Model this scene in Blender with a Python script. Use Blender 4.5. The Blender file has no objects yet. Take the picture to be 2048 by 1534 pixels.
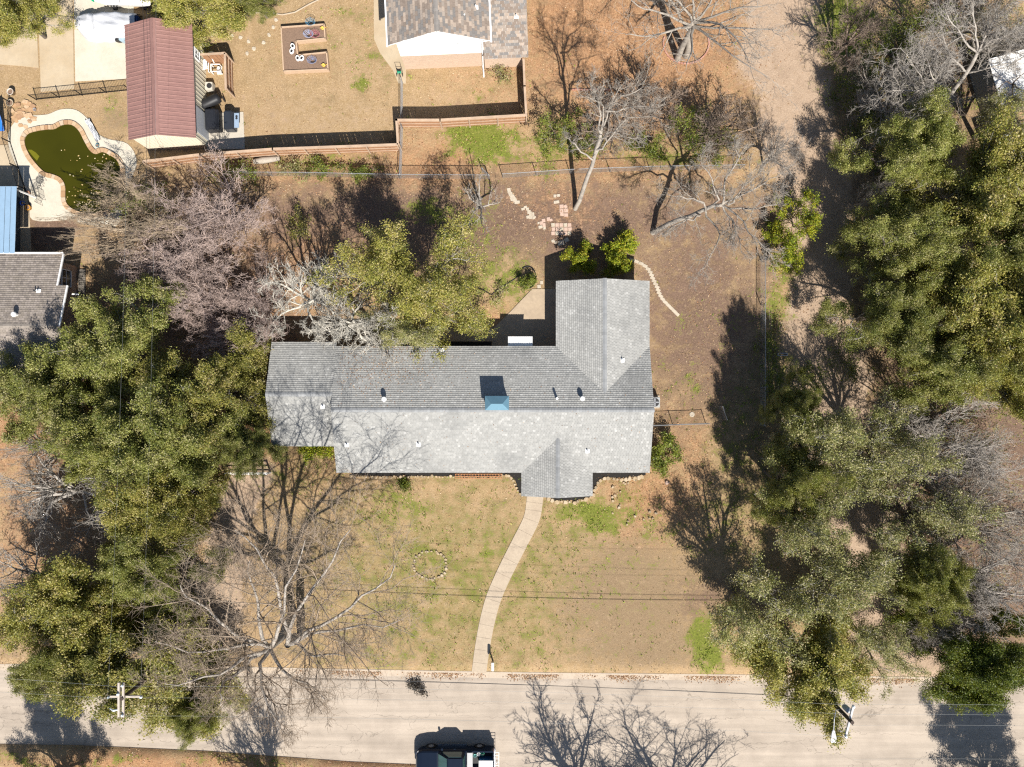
import bpy, bmesh, math, random
import numpy as np
from mathutils import Vector, Matrix

# ------------------------------------------------------------------ camera, sky, sun, exposure
scene = bpy.context.scene
CAM_H = 60.0            # drone height in metres
FPX = 1560.0            # focal length in photo pixels (photo is 2048 wide)
cam_d = bpy.data.cameras.new('camera')
cam_d.sensor_fit = 'HORIZONTAL'; cam_d.sensor_width = 36.0
cam_d.lens = 36.0 * FPX / 2048.0
cam_d.clip_start = 0.5; cam_d.clip_end = 3000.0
cam = bpy.data.objects.new('camera', cam_d)
cam.location = (0, 0, CAM_H)
scene.collection.objects.link(cam); scene.camera = cam

SUN_TO = Vector((0.278, -0.856, 1.0)).normalized()
SUN_EL = math.asin(SUN_TO.z)
world = bpy.data.worlds.new('World'); scene.world = world; world.use_nodes = True
wn = world.node_tree.nodes; wl = world.node_tree.links
sky = wn.new('ShaderNodeTexSky'); sky.sky_type = 'NISHITA'; sky.sun_disc = False
sky.sun_elevation = SUN_EL
sky.sun_rotation = math.atan2(SUN_TO.x, SUN_TO.y)
sky.altitude = 150; sky.air_density = 1.0; sky.dust_density = 0.7; sky.ozone_density = 1.2
bg = wn['Background']; bg.inputs['Strength'].default_value = 0.066
wl.new(sky.outputs['Color'], bg.inputs['Color'])
sun_d = bpy.data.lights.new('sun', 'SUN'); sun_d.energy = 4.9; sun_d.angle = math.radians(0.5)
sun_d.color = (1.0, 0.955, 0.89)
sun = bpy.data.objects.new('sun', sun_d); scene.collection.objects.link(sun)
sun.rotation_euler = SUN_TO.to_track_quat('Z', 'Y').to_euler(); sun.location = (10, -30, 50)
scene.view_settings.view_transform = 'Standard'; scene.view_settings.look = 'None'
scene.view_settings.exposure = 0.95; scene.view_settings.gamma = 1.0
scene.view_settings.use_curve_mapping = False
scene.render.engine = 'CYCLES'
cy = scene.cycles
cy.max_bounces = 5; cy.diffuse_bounces = 2; cy.glossy_bounces = 2; cy.transmission_bounces = 3; cy.transparent_max_bounces = 6
cy.use_denoising = False; cy.caustics_reflective = False; cy.caustics_refractive = False
cy.filter_width = 1.25

# ------------------------------------------------------------------ helpers
rnd = random.Random(7)
NR = np.random.default_rng(11)

def W(u, v, z=0.0):
    """photo pixel + real height above ground -> world point"""
    s = (CAM_H - z) / FPX
    return Vector(((u - 1024) * s, (767 - v) * s, z))

def WP(pts, z=0.0):
    return [tuple(W(u, v, z)[:2]) for u, v in pts]

def link(o):
    scene.collection.objects.link(o); return o

def tag(o, label, cat, group=None):
    o['label'] = label; o['category'] = cat
    if group: o['group'] = group
    return o

def thing(name, label, cat, loc=(0, 0, 0), rz=0.0, group=None):
    o = bpy.data.objects.new(name, None); link(o)
    o.empty_display_size = 0.3
    o.location = loc; o.rotation_euler = (0, 0, rz)
    return tag(o, label, cat, group)

def structure(o):
    o['kind'] = 'structure'; return o

def stuff(o):
    o['kind'] = 'stuff'; return o

MATS = {}
def M(name, col=(.5, .5, .5), rough=.85, var=.18, scale=6.0, bump=0.0, bscale=None, attr=False, metal=0.0, spec=.3,
      col2=None, scale2=None, lo=.45, hi=.62, distort=0.0):
    """procedural principled material; var = fine brightness noise, col2 = blotches of a second colour"""
    if name in MATS: return MATS[name]
    if max(col) < .6: col = tuple(c * .78 for c in col)
    if col2: col2 = tuple(c * .78 for c in col2)
    m = bpy.data.materials.new(name); m.use_nodes = True
    nt = m.node_tree; n = nt.nodes; l = nt.links
    p = n['Principled BSDF']
    p.inputs['Roughness'].default_value = rough; p.inputs['Metallic'].default_value = metal
    p.inputs['Specular IOR Level'].default_value = spec
    tc = n.new('ShaderNodeTexCoord')
    no = n.new('ShaderNodeTexNoise'); no.inputs['Scale'].default_value = scale; no.inputs['Detail'].default_value = 5
    no.inputs['Roughness'].default_value = .65; no.inputs['Distortion'].default_value = distort
    l.new(tc.outputs['Object'], no.inputs['Vector'])
    mr = n.new('ShaderNodeMapRange'); mr.inputs[1].default_value = .25; mr.inputs[2].default_value = .75
    mr.inputs[3].default_value = 1 - var; mr.inputs[4].default_value = 1 + var
    l.new(no.outputs['Fac'], mr.inputs[0])
    if attr:
        at = n.new('ShaderNodeAttribute'); at.attribute_name = 'col'; src = at.outputs['Color']
    else:
        rg = n.new('ShaderNodeRGB'); rg.outputs[0].default_value = (*col, 1); src = rg.outputs[0]
    if col2:
        n2 = n.new('ShaderNodeTexNoise'); n2.inputs['Scale'].default_value = scale2 or scale * .2
        n2.inputs['Detail'].default_value = 6; n2.inputs['Roughness'].default_value = .6
        l.new(tc.outputs['Object'], n2.inputs['Vector'])
        r2 = n.new('ShaderNodeMapRange'); r2.inputs[1].default_value = lo; r2.inputs[2].default_value = hi
        l.new(n2.outputs['Fac'], r2.inputs[0])
        mx = n.new('ShaderNodeMix'); mx.data_type = 'RGBA'
        l.new(r2.outputs[0], mx.inputs[0]); l.new(src, mx.inputs[6]); mx.inputs[7].default_value = (*col2, 1)
        src = mx.outputs[2]
    vm = n.new('ShaderNodeVectorMath'); vm.operation = 'SCALE'
    l.new(src, vm.inputs[0]); l.new(mr.outputs[0], vm.inputs['Scale'])
    l.new(vm.outputs[0], p.inputs['Base Color'])
    if bump:
        b = n.new('ShaderNodeBump'); b.inputs['Strength'].default_value = bump; b.inputs['Distance'].default_value = .35 / (bscale or scale * 3)
        nb = n.new('ShaderNodeTexNoise'); nb.inputs['Scale'].default_value = bscale or scale * 3; nb.inputs['Detail'].default_value = 4
        l.new(tc.outputs['Object'], nb.inputs['Vector']); l.new(nb.outputs['Fac'], b.inputs['Height'])
        l.new(b.outputs[0], p.inputs['Normal'])
    MATS[name] = m
    return m

def leaf_mat(name, trans=.28, rough=.5):
    m = bpy.data.materials.new(name); m.use_nodes = True
    nt = m.node_tree; n = nt.nodes; l = nt.links
    p = n['Principled BSDF']; p.inputs['Roughness'].default_value = rough; p.inputs['Specular IOR Level'].default_value = .35
    at0 = n.new('ShaderNodeAttribute'); at0.attribute_name = 'col'
    oi = n.new('ShaderNodeObjectInfo'); mr = n.new('ShaderNodeMapRange'); mr.inputs[3].default_value = .86; mr.inputs[4].default_value = 1.14
    l.new(oi.outputs['Random'], mr.inputs[0])
    at = n.new('ShaderNodeVectorMath'); at.operation = 'SCALE'; l.new(at0.outputs['Color'], at.inputs[0]); l.new(mr.outputs[0], at.inputs['Scale'])
    l.new(at.outputs[0], p.inputs['Base Color'])
    t = n.new('ShaderNodeBsdfTranslucent')
    vm = n.new('ShaderNodeVectorMath'); vm.operation = 'MULTIPLY'; vm.inputs[1].default_value = (1.25, 1.2, .5)
    l.new(at.outputs[0], vm.inputs[0]); l.new(vm.outputs[0], t.inputs['Color'])
    mx = n.new('ShaderNodeMixShader'); mx.inputs[0].default_value = trans
    l.new(p.outputs[0], mx.inputs[1]); l.new(t.outputs[0], mx.inputs[2])
    l.new(mx.outputs[0], n['Material Output'].inputs['Surface'])
    return m
LEAF = leaf_mat('leaf')
DRYLEAF = leaf_mat('dry_leaf', .1, .8)

def npmesh(name, V, Fc, mat=None, parent=None, cols=None, smooth=False):
    """fast mesh object from numpy arrays; Fc (m,k); cols per vertex (n,3)"""
    V = np.asarray(V, np.float32); Fc = np.asarray(Fc, np.int32)
    me = bpy.data.meshes.new(name)
    nv, (nf, k) = len(V), Fc.shape
    me.vertices.add(nv); me.vertices.foreach_set('co', V.ravel())
    me.loops.add(nf * k); me.loops.foreach_set('vertex_index', Fc.ravel())
    me.polygons.add(nf); me.polygons.foreach_set('loop_start', np.arange(0, nf * k, k, dtype=np.int32))
    me.polygons.foreach_set('use_smooth', np.full(nf, smooth, bool))
    me.update(calc_edges=True)
    if cols is not None:
        a = me.attributes.new('col', 'FLOAT_COLOR', 'POINT')
        c = np.ones((nv, 4), np.float32); c[:, :3] = cols
        a.data.foreach_set('color', c.ravel())
    if mat: me.materials.append(mat)
    o = link(bpy.data.objects.new(name, me))
    if parent: o.parent = parent
    return o

class MB:
    """collects shapes, builds them as one mesh object"""
    def __init__(s): s.v = []; s.f = []; s.c = []; s.col = None
    def add(s, vs, fs):
        b = len(s.v); s.v += [tuple(p) for p in vs]; s.f += [tuple(i + b for i in f) for f in fs]
        if s.col is not None: s.c += [s.col] * len(vs)
        return s
    def box(s, c, d, rz=0.0, tilt=None):
        x, y, z = (q / 2 for q in d); co, si = math.cos(rz), math.sin(rz); vs = []
        for k in (-1, 1):
            for a, b in ((-1, -1), (1, -1), (1, 1), (-1, 1)):
                px, py, pz = a * x, b * y, k * z
                if tilt: px, pz = px + pz * tilt[0], pz; py = py + pz * tilt[1]
                vs.append((c[0] + px * co - py * si, c[1] + px * si + py * co, c[2] + pz))
        return s.add(vs, [(3, 2, 1, 0), (4, 5, 6, 7), (0, 1, 5, 4), (1, 2, 6, 5), (2, 3, 7, 6), (3, 0, 4, 7)])
    def prism(s, poly, z0, z1, top=None):
        n = len(poly); t = top or poly
        vs = [(x, y, z0) for x, y in poly] + [(x, y, z1) for x, y in t]
        a = sum(poly[i][0] * poly[(i + 1) % n][1] - poly[(i + 1) % n][0] * poly[i][1] for i in range(n))
        fs = [tuple(range(n, 2 * n)), tuple(reversed(range(n)))] + [(i, (i + 1) % n, n + (i + 1) % n, n + i) for i in range(n)]
        if a < 0: fs = [tuple(reversed(f)) for f in fs]
        return s.add(vs, fs)
    def tube(s, pts, r, n=6, cap=True):
        pts = [Vector(p) for p in pts]; rs = r if isinstance(r, (list, tuple)) else [r] * len(pts); vs = []; fs = []
        for i, p in enumerate(pts):
            d = (pts[min(i + 1, len(pts) - 1)] - pts[max(i - 1, 0)]).normalized()
            a = d.orthogonal().normalized() if i == 0 else (pa - d * pa.dot(d)).normalized()
            pa = a; b = d.cross(a)
            for k in range(n):
                t = 2 * math.pi * k / n; vs.append(p + (a * math.cos(t) + b * math.sin(t)) * rs[i])
        for i in range(len(pts) - 1):
            for k in range(n):
                fs.append((i * n + k, i * n + (k + 1) % n, (i + 1) * n + (k + 1) % n, (i + 1) * n + k))
        if cap:
            fs.append(tuple(reversed(range(n)))); fs.append(tuple(range((len(pts) - 1) * n, len(pts) * n)))
        return s.add(vs, fs)
    def lathe(s, prof, n=16, c=(0, 0, 0), axis='z'):
        vs = []; fs = []
        for r, z in prof:
            for k in range(n):
                t = 2 * math.pi * k / n; p = (r * math.cos(t), r * math.sin(t), z)
                if axis == 'y': p = (p[0], p[2], p[1])
                if axis == 'x': p = (p[2], p[0], p[1])
                vs.append((c[0] + p[0], c[1] + p[1], c[2] + p[2]))
        m = len(prof)
        for i in range(m - 1):
            for k in range(n):
                fs.append((i * n + k, i * n + (k + 1) % n, (i + 1) * n + (k + 1) % n, (i + 1) * n + k))
        fs.append(tuple(reversed(range(n)))); fs.append(tuple(range((m - 1) * n, m * n)))
        if axis == 'y': fs = [tuple(reversed(f)) for f in fs]
        return s.add(vs, fs)
    def build(s, name, mat, parent=None, smooth=False, bevel=0.0, subsurf=0):
        me = bpy.data.meshes.new(name); me.from_pydata(s.v, [], s.f)
        if s.c:
            a = me.attributes.new('col', 'FLOAT_COLOR', 'POINT')
            a.data.foreach_set('color', np.array([(*c, 1) for c in s.c], np.float32).ravel())
        me.materials.append(mat)
        if bevel or smooth:
            bm = bmesh.new(); bm.from_mesh(me)
            if bevel:
                bmesh.ops.bevel(bm, geom=[e for e in bm.edges if len(e.link_faces) == 2 and e.calc_face_angle(0) > .5],
                                offset=bevel, segments=2, affect='EDGES', clamp_overlap=True)
            if smooth:
                for f in bm.faces: f.smooth = True
            bm.to_mesh(me); bm.free()
        me.update()
        o = link(bpy.data.objects.new(name, me))
        if parent: o.parent = parent
        if subsurf:
            mo = o.modifiers.new('sub', 'SUBSURF'); mo.levels = mo.render_levels = subsurf
        return o

def copy_of(o, parent=None, loc=None, rot=None, scale=None):
    c = o.copy(); link(c)
    if parent is not None: c.parent = parent
    if loc is not None: c.location = loc
    if rot is not None: c.rotation_euler = rot
    if scale is not None: c.scale = scale
    return c

def copy_tree(o, loc=None, rz=None, label=None, parent=None):
    c = o.copy(); link(c)
    if parent: c.parent = parent
    if loc is not None: c.location = loc
    if rz is not None: c.rotation_euler = (0, 0, rz)
    if label: c['label'] = label
    for ch in list(o.children): copy_tree(ch, parent=c)
    return c

def inpoly(X, Y, poly):
    r = np.zeros(X.shape, bool); n = len(poly)
    for i in range(n):
        x0, y0 = poly[i]; x1, y1 = poly[(i + 1) % n]
        if y0 == y1: continue
        c = ((y0 > Y) != (y1 > Y)) & (X < (x1 - x0) * (Y - y0) / (y1 - y0) + x0)
        r ^= c
    return r

def smooth_loop(pts, n=6):
    """closed Catmull-Rom through pts"""
    out = []; m = len(pts)
    for i in range(m):
        p0, p1, p2, p3 = (Vector(pts[(i + k) % m]) for k in (-1, 0, 1, 2))
        for j in range(n):
            t = j / n
            out.append(tuple(.5 * ((2 * p1) + (p2 - p0) * t + (2 * p0 - 5 * p1 + 4 * p2 - p3) * t * t + (3 * p1 - p0 - 3 * p2 + p3) * t ** 3)))
    return out

def smooth_line(pts, n=6):
    out = []; m = len(pts)
    for i in range(m - 1):
        p0, p1, p2, p3 = (Vector(pts[min(max(i + k, 0), m - 1)]) for k in (-1, 0, 1, 2))
        for j in range(n):
            t = j / n
            out.append(tuple(.5 * ((2 * p1) + (p2 - p0) * t + (2 * p0 - 5 * p1 + 4 * p2 - p3) * t * t + (3 * p1 - p0 - 3 * p2 + p3) * t ** 3)))
    out.append(tuple(pts[-1])); return out

# ------------------------------------------------------------------ ground: what grows or lies where
def wob(X, Y, s, seed=0.0):
    return (np.sin(X * 1.7 * s + 1.3 + seed) * np.cos(Y * 1.3 * s - .7 + seed * 2) + .6 * np.sin(X * 3.1 * s - Y * 2.3 * s + 2.1 + seed)
            + .4 * np.sin(Y * 5.3 * s + X * 1.1 * s + seed * 3))

BLOBS = {   # photo pixels: u, v, ru, rv, weight
 'litter': [(1270, 90, 250, 170, .95), (1130, 40, 80, 120, .9), (1200, 330, 260, 34, .6), (870, 320, 85, 50, .85), (640, 335, 170, 36, .6),
            (1300, 1000, 95, 80, .75), (1390, 930, 45, 110, .55), (1350, 880, 50, 60, .45), (20, 880, 90, 70, .8), (505, 860, 40, 60, .9),
            (620, 930, 140, 60, .4), (300, 1530, 300, 26, .9), (720, 1533, 160, 12, .9), (640, 560, 120, 90, .5), (1020, 640, 70, 30, .7),
            (1590, 600, 50, 70, .6), (1690, 1290, 110, 90, .35), (520, 620, 60, 120, .55), (930, 330, 60, 60, .3), (1120, 400, 80, 60, .4),
            (1790, 1050, 90, 250, .3), (230, 870, 200, 250, .5), (80, 1080, 140, 150, .55), (1800, 130, 90, 110, .5), (60, 235, 70, 30, .3)],
 'green': [(1000, 1150, 430, 210, .33), (1480, 900, 90, 260, .38), (1900, 700, 200, 500, .3), (1780, 120, 130, 150, .5), (965, 285, 70, 42, 0.98), (900, 1110, 320, 190, 0.27), (790, 1010, 80, 45, 0.55), (1195, 1032, 90, 26, 0.81), (1270, 990, 50, 40, 0.44), (1415, 1290, 30, 55, 0.94),
           (720, 157, 20, 14, 0.70), (678, 18, 14, 12, 0.70), (950, 440, 50, 90, 0.46), (1000, 560, 65, 70, 0.55), (1555, 590, 30, 60, 0.63), (1560, 770, 26, 110, 0.52),
           (1378, 772, 18, 10, 0.70), (690, 905, 70, 45, 0.44), (1690, 50, 55, 70, 0.89), (1740, 120, 50, 60, 0.52), (745, 90, 50, 80, 0.31), (660, 100, 130, 60, 0.22),
           (980, 170, 60, 16, 0.33), (830, 160, 30, 14, 0.37), (965, 190, 12, 14, 0.52), (850, 1130, 70, 60, 0.44), (830, 1230, 150, 70, 0.37), (800, 1310, 160, 30, 0.38),
           (1080, 1270, 60, 90, 0.41), (1090, 1140, 50, 60, 0.30), (1330, 1060, 70, 50, 0.41), (1440, 1030, 60, 40, 0.37), (1490, 930, 60, 80, 0.37), (600, 320, 160, 30, 0.44),
           (1320, 310, 160, 26, 0.52), (1100, 290, 60, 60, 0.52), (860, 430, 60, 25, 0.59), (480, 1520, 120, 16, 0.52), (230, 1528, 60, 8, 0.67), (40, 1525, 60, 14, 0.67),
           (1940, 200, 120, 120, 0.37), (1880, 900, 160, 200, 0.30), (560, 955, 90, 50, 0.37), (970, 1100, 22, 20, 0.67), (1340, 770, 60, 70, 0.26), (1380, 640, 30, 30, 0.37), (220, 210, 22, 26, 0.44), (235, 255, 30, 20, 0.37)],
 'soil': [(1000, 440, 620, 95, .92), (1400, 620, 150, 260, .85), (1940, 950, 190, 450, 1.1), (1850, 150, 200, 170, .8), (250, 900, 280, 420, .6), (430, 560, 190, 200, .85), (1300, 230, 260, 60, .45), (760, 430, 200, 90, .9), (1080, 430, 130, 70, .75), (1400, 620, 110, 170, .75), (1330, 760, 50, 80, .5), (600, 470, 140, 130, .85), (1440, 540, 80, 100, .8),
          (1420, 1200, 70, 45, .7), (1500, 880, 90, 150, .5), (1230, 450, 120, 60, .65), (1080, 400, 60, 30, .7), (1060, 985, 40, 14, .5), (1010, 460, 60, 80, .5),
          (1600, 900, 60, 200, .35), (350, 480, 160, 90, .7), (100, 470, 50, 40, 1.2), (560, 700, 50, 80, .8), (1180, 350, 300, 20, .45), (1700, 350, 60, 220, .55), (1760, 700, 90, 150, .4)],
 'olive': [(880, 1160, 260, 190, .75), (1080, 1150, 120, 200, .55), (1500, 930, 100, 260, .5), (960, 480, 90, 130, .6), (1290, 960, 120, 60, .45), (590, 930, 100, 70, .5), (760, 70, 60, 120, .3), (1370, 700, 60, 160, .35), (1640, 1260, 150, 90, .4)],
 'bare': [(1255, 1190, 125, 120, 1.1), (1300, 1290, 120, 46, 1.0), (1000, 940, 60, 16, .5), (600, 455, 60, 40, .5), (1330, 610, 40, 60, .4), (230, 235, 26, 30, .8)],
 'worn': [(90, 1060, 110, 90, .9), (60, 1300, 80, 50, .6), (880, 1190, 40, 14, .6), (1280, 640, 60, 80, .5), (930, 205, 120, 12, .5), (660, 240, 150, 40, .45)],
}
LANE = [(1555, -120, 70), (1560, 60, 78), (1590, 230, 72), (1640, 420, 62), (1640, 560, 62), (1640, 700, 70), (1670, 850, 80), (1720, 1000, 90), (1740, 1150, 85), (1790, 1280, 70), (1840, 1350, 55)]

DRIVE = [(500, 945, 42), (470, 1040, 44), (440, 1150, 46), (420, 1260, 46), (400, 1340, 50)]

def ground_w(X, Y):
    U = X * 26 + 1024; V = 767 - Y * 26
    n1 = wob(X, Y, .35); n2 = wob(X, Y, 1.1, 4.0); n3 = wob(X, Y, 2.6, 9.0)
    Uw = U + n1 * 12 + n2 * 6; Vw = V + wob(X, Y, .4, 2.0) * 10 + n3 * 4
    out = {}
    for k, bl in BLOBS.items():
        w = np.zeros_like(X)
        for u, v, ru, rv, a in bl:
            d = np.sqrt(((Uw - u) / ru) ** 2 + ((Vw - v) / rv) ** 2)
            w = np.maximum(w, a * np.clip((1.85 - d) / 1.6, 0, 1))
        out[k] = w
    w = np.zeros_like(X)
    for (u0, v0, a0), (u1, v1, a1) in list(zip(LANE, LANE[1:])) + list(zip(DRIVE, DRIVE[1:])):
        t = np.clip(((Uw - u0) * (u1 - u0) + (Vw - v0) * (v1 - v0)) / ((u1 - u0) ** 2 + (v1 - v0) ** 2), 0, 1)
        d = np.hypot(Uw - u0 - t * (u1 - u0), Vw - v0 - t * (v1 - v0)) / (a0 + t * (a1 - a0))
        w = np.maximum(w, np.clip((1.25 - d) / .4, 0, 1))
    out['lane'] = w
    return out

ROAD_N = [(-1500, 1322), (300, 1331), (620, 1338), (1040, 1346), (1440, 1350), (1900, 1356), (3600, 1376)]
ROAD_S = [(-1500, 1478), (140, 1492), (420, 1505), (700, 1526), (1000, 1539), (1500, 1544), (1900, 1538), (3600, 1530)]
def road_y(line, X):
    U = X * 26 + 1024
    return (767 - np.interp(U, [p[0] for p in line], [p[1] for p in line])) / 26

def ground_z(X, Y):
    yn = road_y(ROAD_N, X); ys = road_y(ROAD_S, X)
    return np.where((Y < yn - .05) & (Y > ys + .05), -.16, 0.0)

def ground_material():
    m = bpy.data.materials.new('ground_cover'); m.use_nodes = True
    nt = m.node_tree; n = nt.nodes; l = nt.links; p = n['Principled BSDF']
    p.inputs['Roughness'].default_value = .95; p.inputs['Specular IOR Level'].default_value = .1
    geo = n.new('ShaderNodeNewGeometry')
    def noise(s, d=6, r=.62):
        x = n.new('ShaderNodeTexNoise'); x.inputs['Scale'].default_value = s; x.inputs['Detail'].default_value = d; x.inputs['Roughness'].default_value = r
        l.new(geo.outputs['Position'], x.inputs['Vector']); return x.outputs['Fac']
    def rng(src, a, b, c=0.0, d=1.0):
        x = n.new('ShaderNodeMapRange'); x.inputs[1].default_value = a; x.inputs[2].default_value = b; x.inputs[3].default_value = c; x.inputs[4].default_value = d
        l.new(src, x.inputs[0]); return x.outputs[0]
    def mix(f, a, b):
        x = n.new('ShaderNodeMix'); x.data_type = 'RGBA'; l.new(f, x.inputs[0])
        for q, s in ((a, 6), (b, 7)):
            if isinstance(q, tuple): x.inputs[s].default_value = (*q, 1)
            else: l.new(q, x.inputs[s])
        return x.outputs[2]
    def math_(op, a, b):
        x = n.new('ShaderNodeMath'); x.operation = op
        for q, i in ((a, 0), (b, 1)):
            if isinstance(q, (int, float)): x.inputs[i].default_value = q
            else: l.new(q, x.inputs[i])
        return x.outputs[0]
    def attr(k):
        x = n.new('ShaderNodeAttribute'); x.attribute_name = k; return x.outputs['Fac']
    big, mid, fine, vfine = noise(.35), noise(2.2, 7, .75), noise(8, 6, .8), noise(22, 4, .75)
    def zone(k, nz, soft=.22, amp=2.6):     # weight + noise -> ragged mask
        return rng(math_('ADD', attr(k), math_('MULTIPLY', math_('SUBTRACT', nz, .5), amp)), .5 - soft, .5 + soft)
    wide = noise(.9, 5, .6)
    c = mix(rng(mid, .35, .65), (0.348, 0.232, 0.115), (0.447, 0.316, 0.178))                     # dry grass
    c = mix(rng(wide, .42, .66, 0, .75), c, (0.298, 0.206, 0.111))
    c = mix(rng(big, .45, .62, 0, .6), c, (0.417, 0.285, 0.164))
    c = mix(rng(fine, .52, .72, 0, .7), c, (0.537, 0.420, 0.274))
    olive = mix(rng(wide, .35, .65), (0.299, 0.225, 0.088), (0.199, 0.175, 0.057))
    olive = mix(rng(mid, .45, .68), olive, (0.358, 0.270, 0.153))
    c = mix(zone('olive', math_('ADD', math_('MULTIPLY', wide, .5), math_('MULTIPLY', mid, .5)), .3, 3.0), c, olive)
    bare = mix(rng(mid, .3, .7), (0.258, 0.178, 0.103), (0.328, 0.236, 0.142))
    c = mix(zone('bare', mid, .3), c, bare)
    worn = mix(rng(fine, .3, .7), (0.458, 0.331, 0.204), (0.377, 0.261, 0.153))
    c = mix(zone('worn', mid, .3), c, worn)
    soil = mix(rng(wide, .35, .65), (0.121, 0.079, 0.058), (0.214, 0.140, 0.098))
    soil = mix(rng(mid, .45, .7, 0, .7), soil, (0.270, 0.177, 0.122))
    soil = mix(rng(fine, .5, .75), soil, (0.316, 0.208, 0.141))
    c = mix(zone('soil', math_('ADD', math_('MULTIPLY', wide, .5), math_('MULTIPLY', mid, .5)), .3, 3.0), c, soil)
    lit = mix(rng(fine, .35, .62), (0.282, 0.143, 0.071), (0.508, 0.293, 0.152))
    lit = mix(rng(wide, .40, .66, 0, .7), lit, (0.249, 0.144, 0.083))
    lit = mix(rng(mid, .52, .72, 0, .6), lit, (0.566, 0.377, 0.222))
    c = mix(zone('litter', mid, .3), c, lit)
    lane = mix(rng(mid, .3, .7), (0.393, 0.281, 0.191), (0.493, 0.367, 0.261))
    lane = mix(rng(wide, .45, .65, 0, .5), lane, (0.343, 0.246, 0.174))
    lane = mix(rng(fine, .55, .8, 0, .5), lane, (0.603, 0.477, 0.361))
    c = mix(zone('lane', mid, .3), c, lane)
    gr = mix(rng(fine, .35, .65), (.10, .125, .022), (.23, .25, .045))
    gr = mix(rng(mid, .5, .7, 0, .6), gr, (.30, .26, .09))
    gn = math_('ADD', math_('MULTIPLY', wide, .3), math_('ADD', math_('MULTIPLY', mid, .35), math_('MULTIPLY', fine, .35)))
    c = mix(zone('green', gn, .12, 4.2), c, gr)
    vm = n.new('ShaderNodeVectorMath'); vm.operation = 'SCALE'; l.new(c, vm.inputs[0])
    l.new(math_('MULTIPLY', rng(vfine, .28, .72, .44, 1.08), rng(fine, .25, .75, .74, 1.22)), vm.inputs['Scale'])
    l.new(vm.outputs[0], p.inputs['Base Color'])
    b = n.new('ShaderNodeBump'); b.inputs['Strength'].default_value = .7; b.inputs['Distance'].default_value = .05
    l.new(math_('ADD', fine, math_('MULTIPLY', vfine, .6)), b.inputs['Height']); l.new(b.outputs[0], p.inputs['Normal'])
    return m

gx = np.concatenate([[-2000, -600, -200, -90], np.arange(-60, 60.01, .5), [90, 200, 600, 2000]])
gy = np.concatenate([[-2000, -600, -200, -80], np.arange(-46, 46.01, .5), [80, 200, 600, 2000]])
GX, GY = np.meshgrid(gx, gy)
gxf, gyf = GX.ravel(), GY.ravel()
nxg, nyg = len(gx), len(gy)
ii = (np.arange(nyg - 1)[:, None] * nxg + np.arange(nxg - 1)[None, :]).ravel()
gf = np.stack([ii, ii + 1, ii + 1 + nxg, ii + nxg], 1)
GYs = GY.copy()
for j in range(nxg):            # rows snapped so the step down to the street lies under the kerb
    for line, sgn in ((ROAD_N, 1), (ROAD_S, -1)):
        yk = float(road_y(line, np.array([gx[j]]))[0]); k = int(np.searchsorted(gy, yk))
        GYs[k, j] = yk - (.03 if sgn > 0 else -.07); GYs[k - 1, j] = yk - (.07 if sgn > 0 else -.03)
gyf = GYs.ravel()
ground = npmesh('ground', np.stack([gxf, gyf, ground_z(gxf, gyf)], 1), gf, ground_material(), smooth=True)
structure(ground)
GW = ground_w(gxf, gyf)
for k, w in GW.items():
    a = ground.data.attributes.new(k, 'FLOAT', 'POINT'); a.data.foreach_set('value', w.astype(np.float32))

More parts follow.
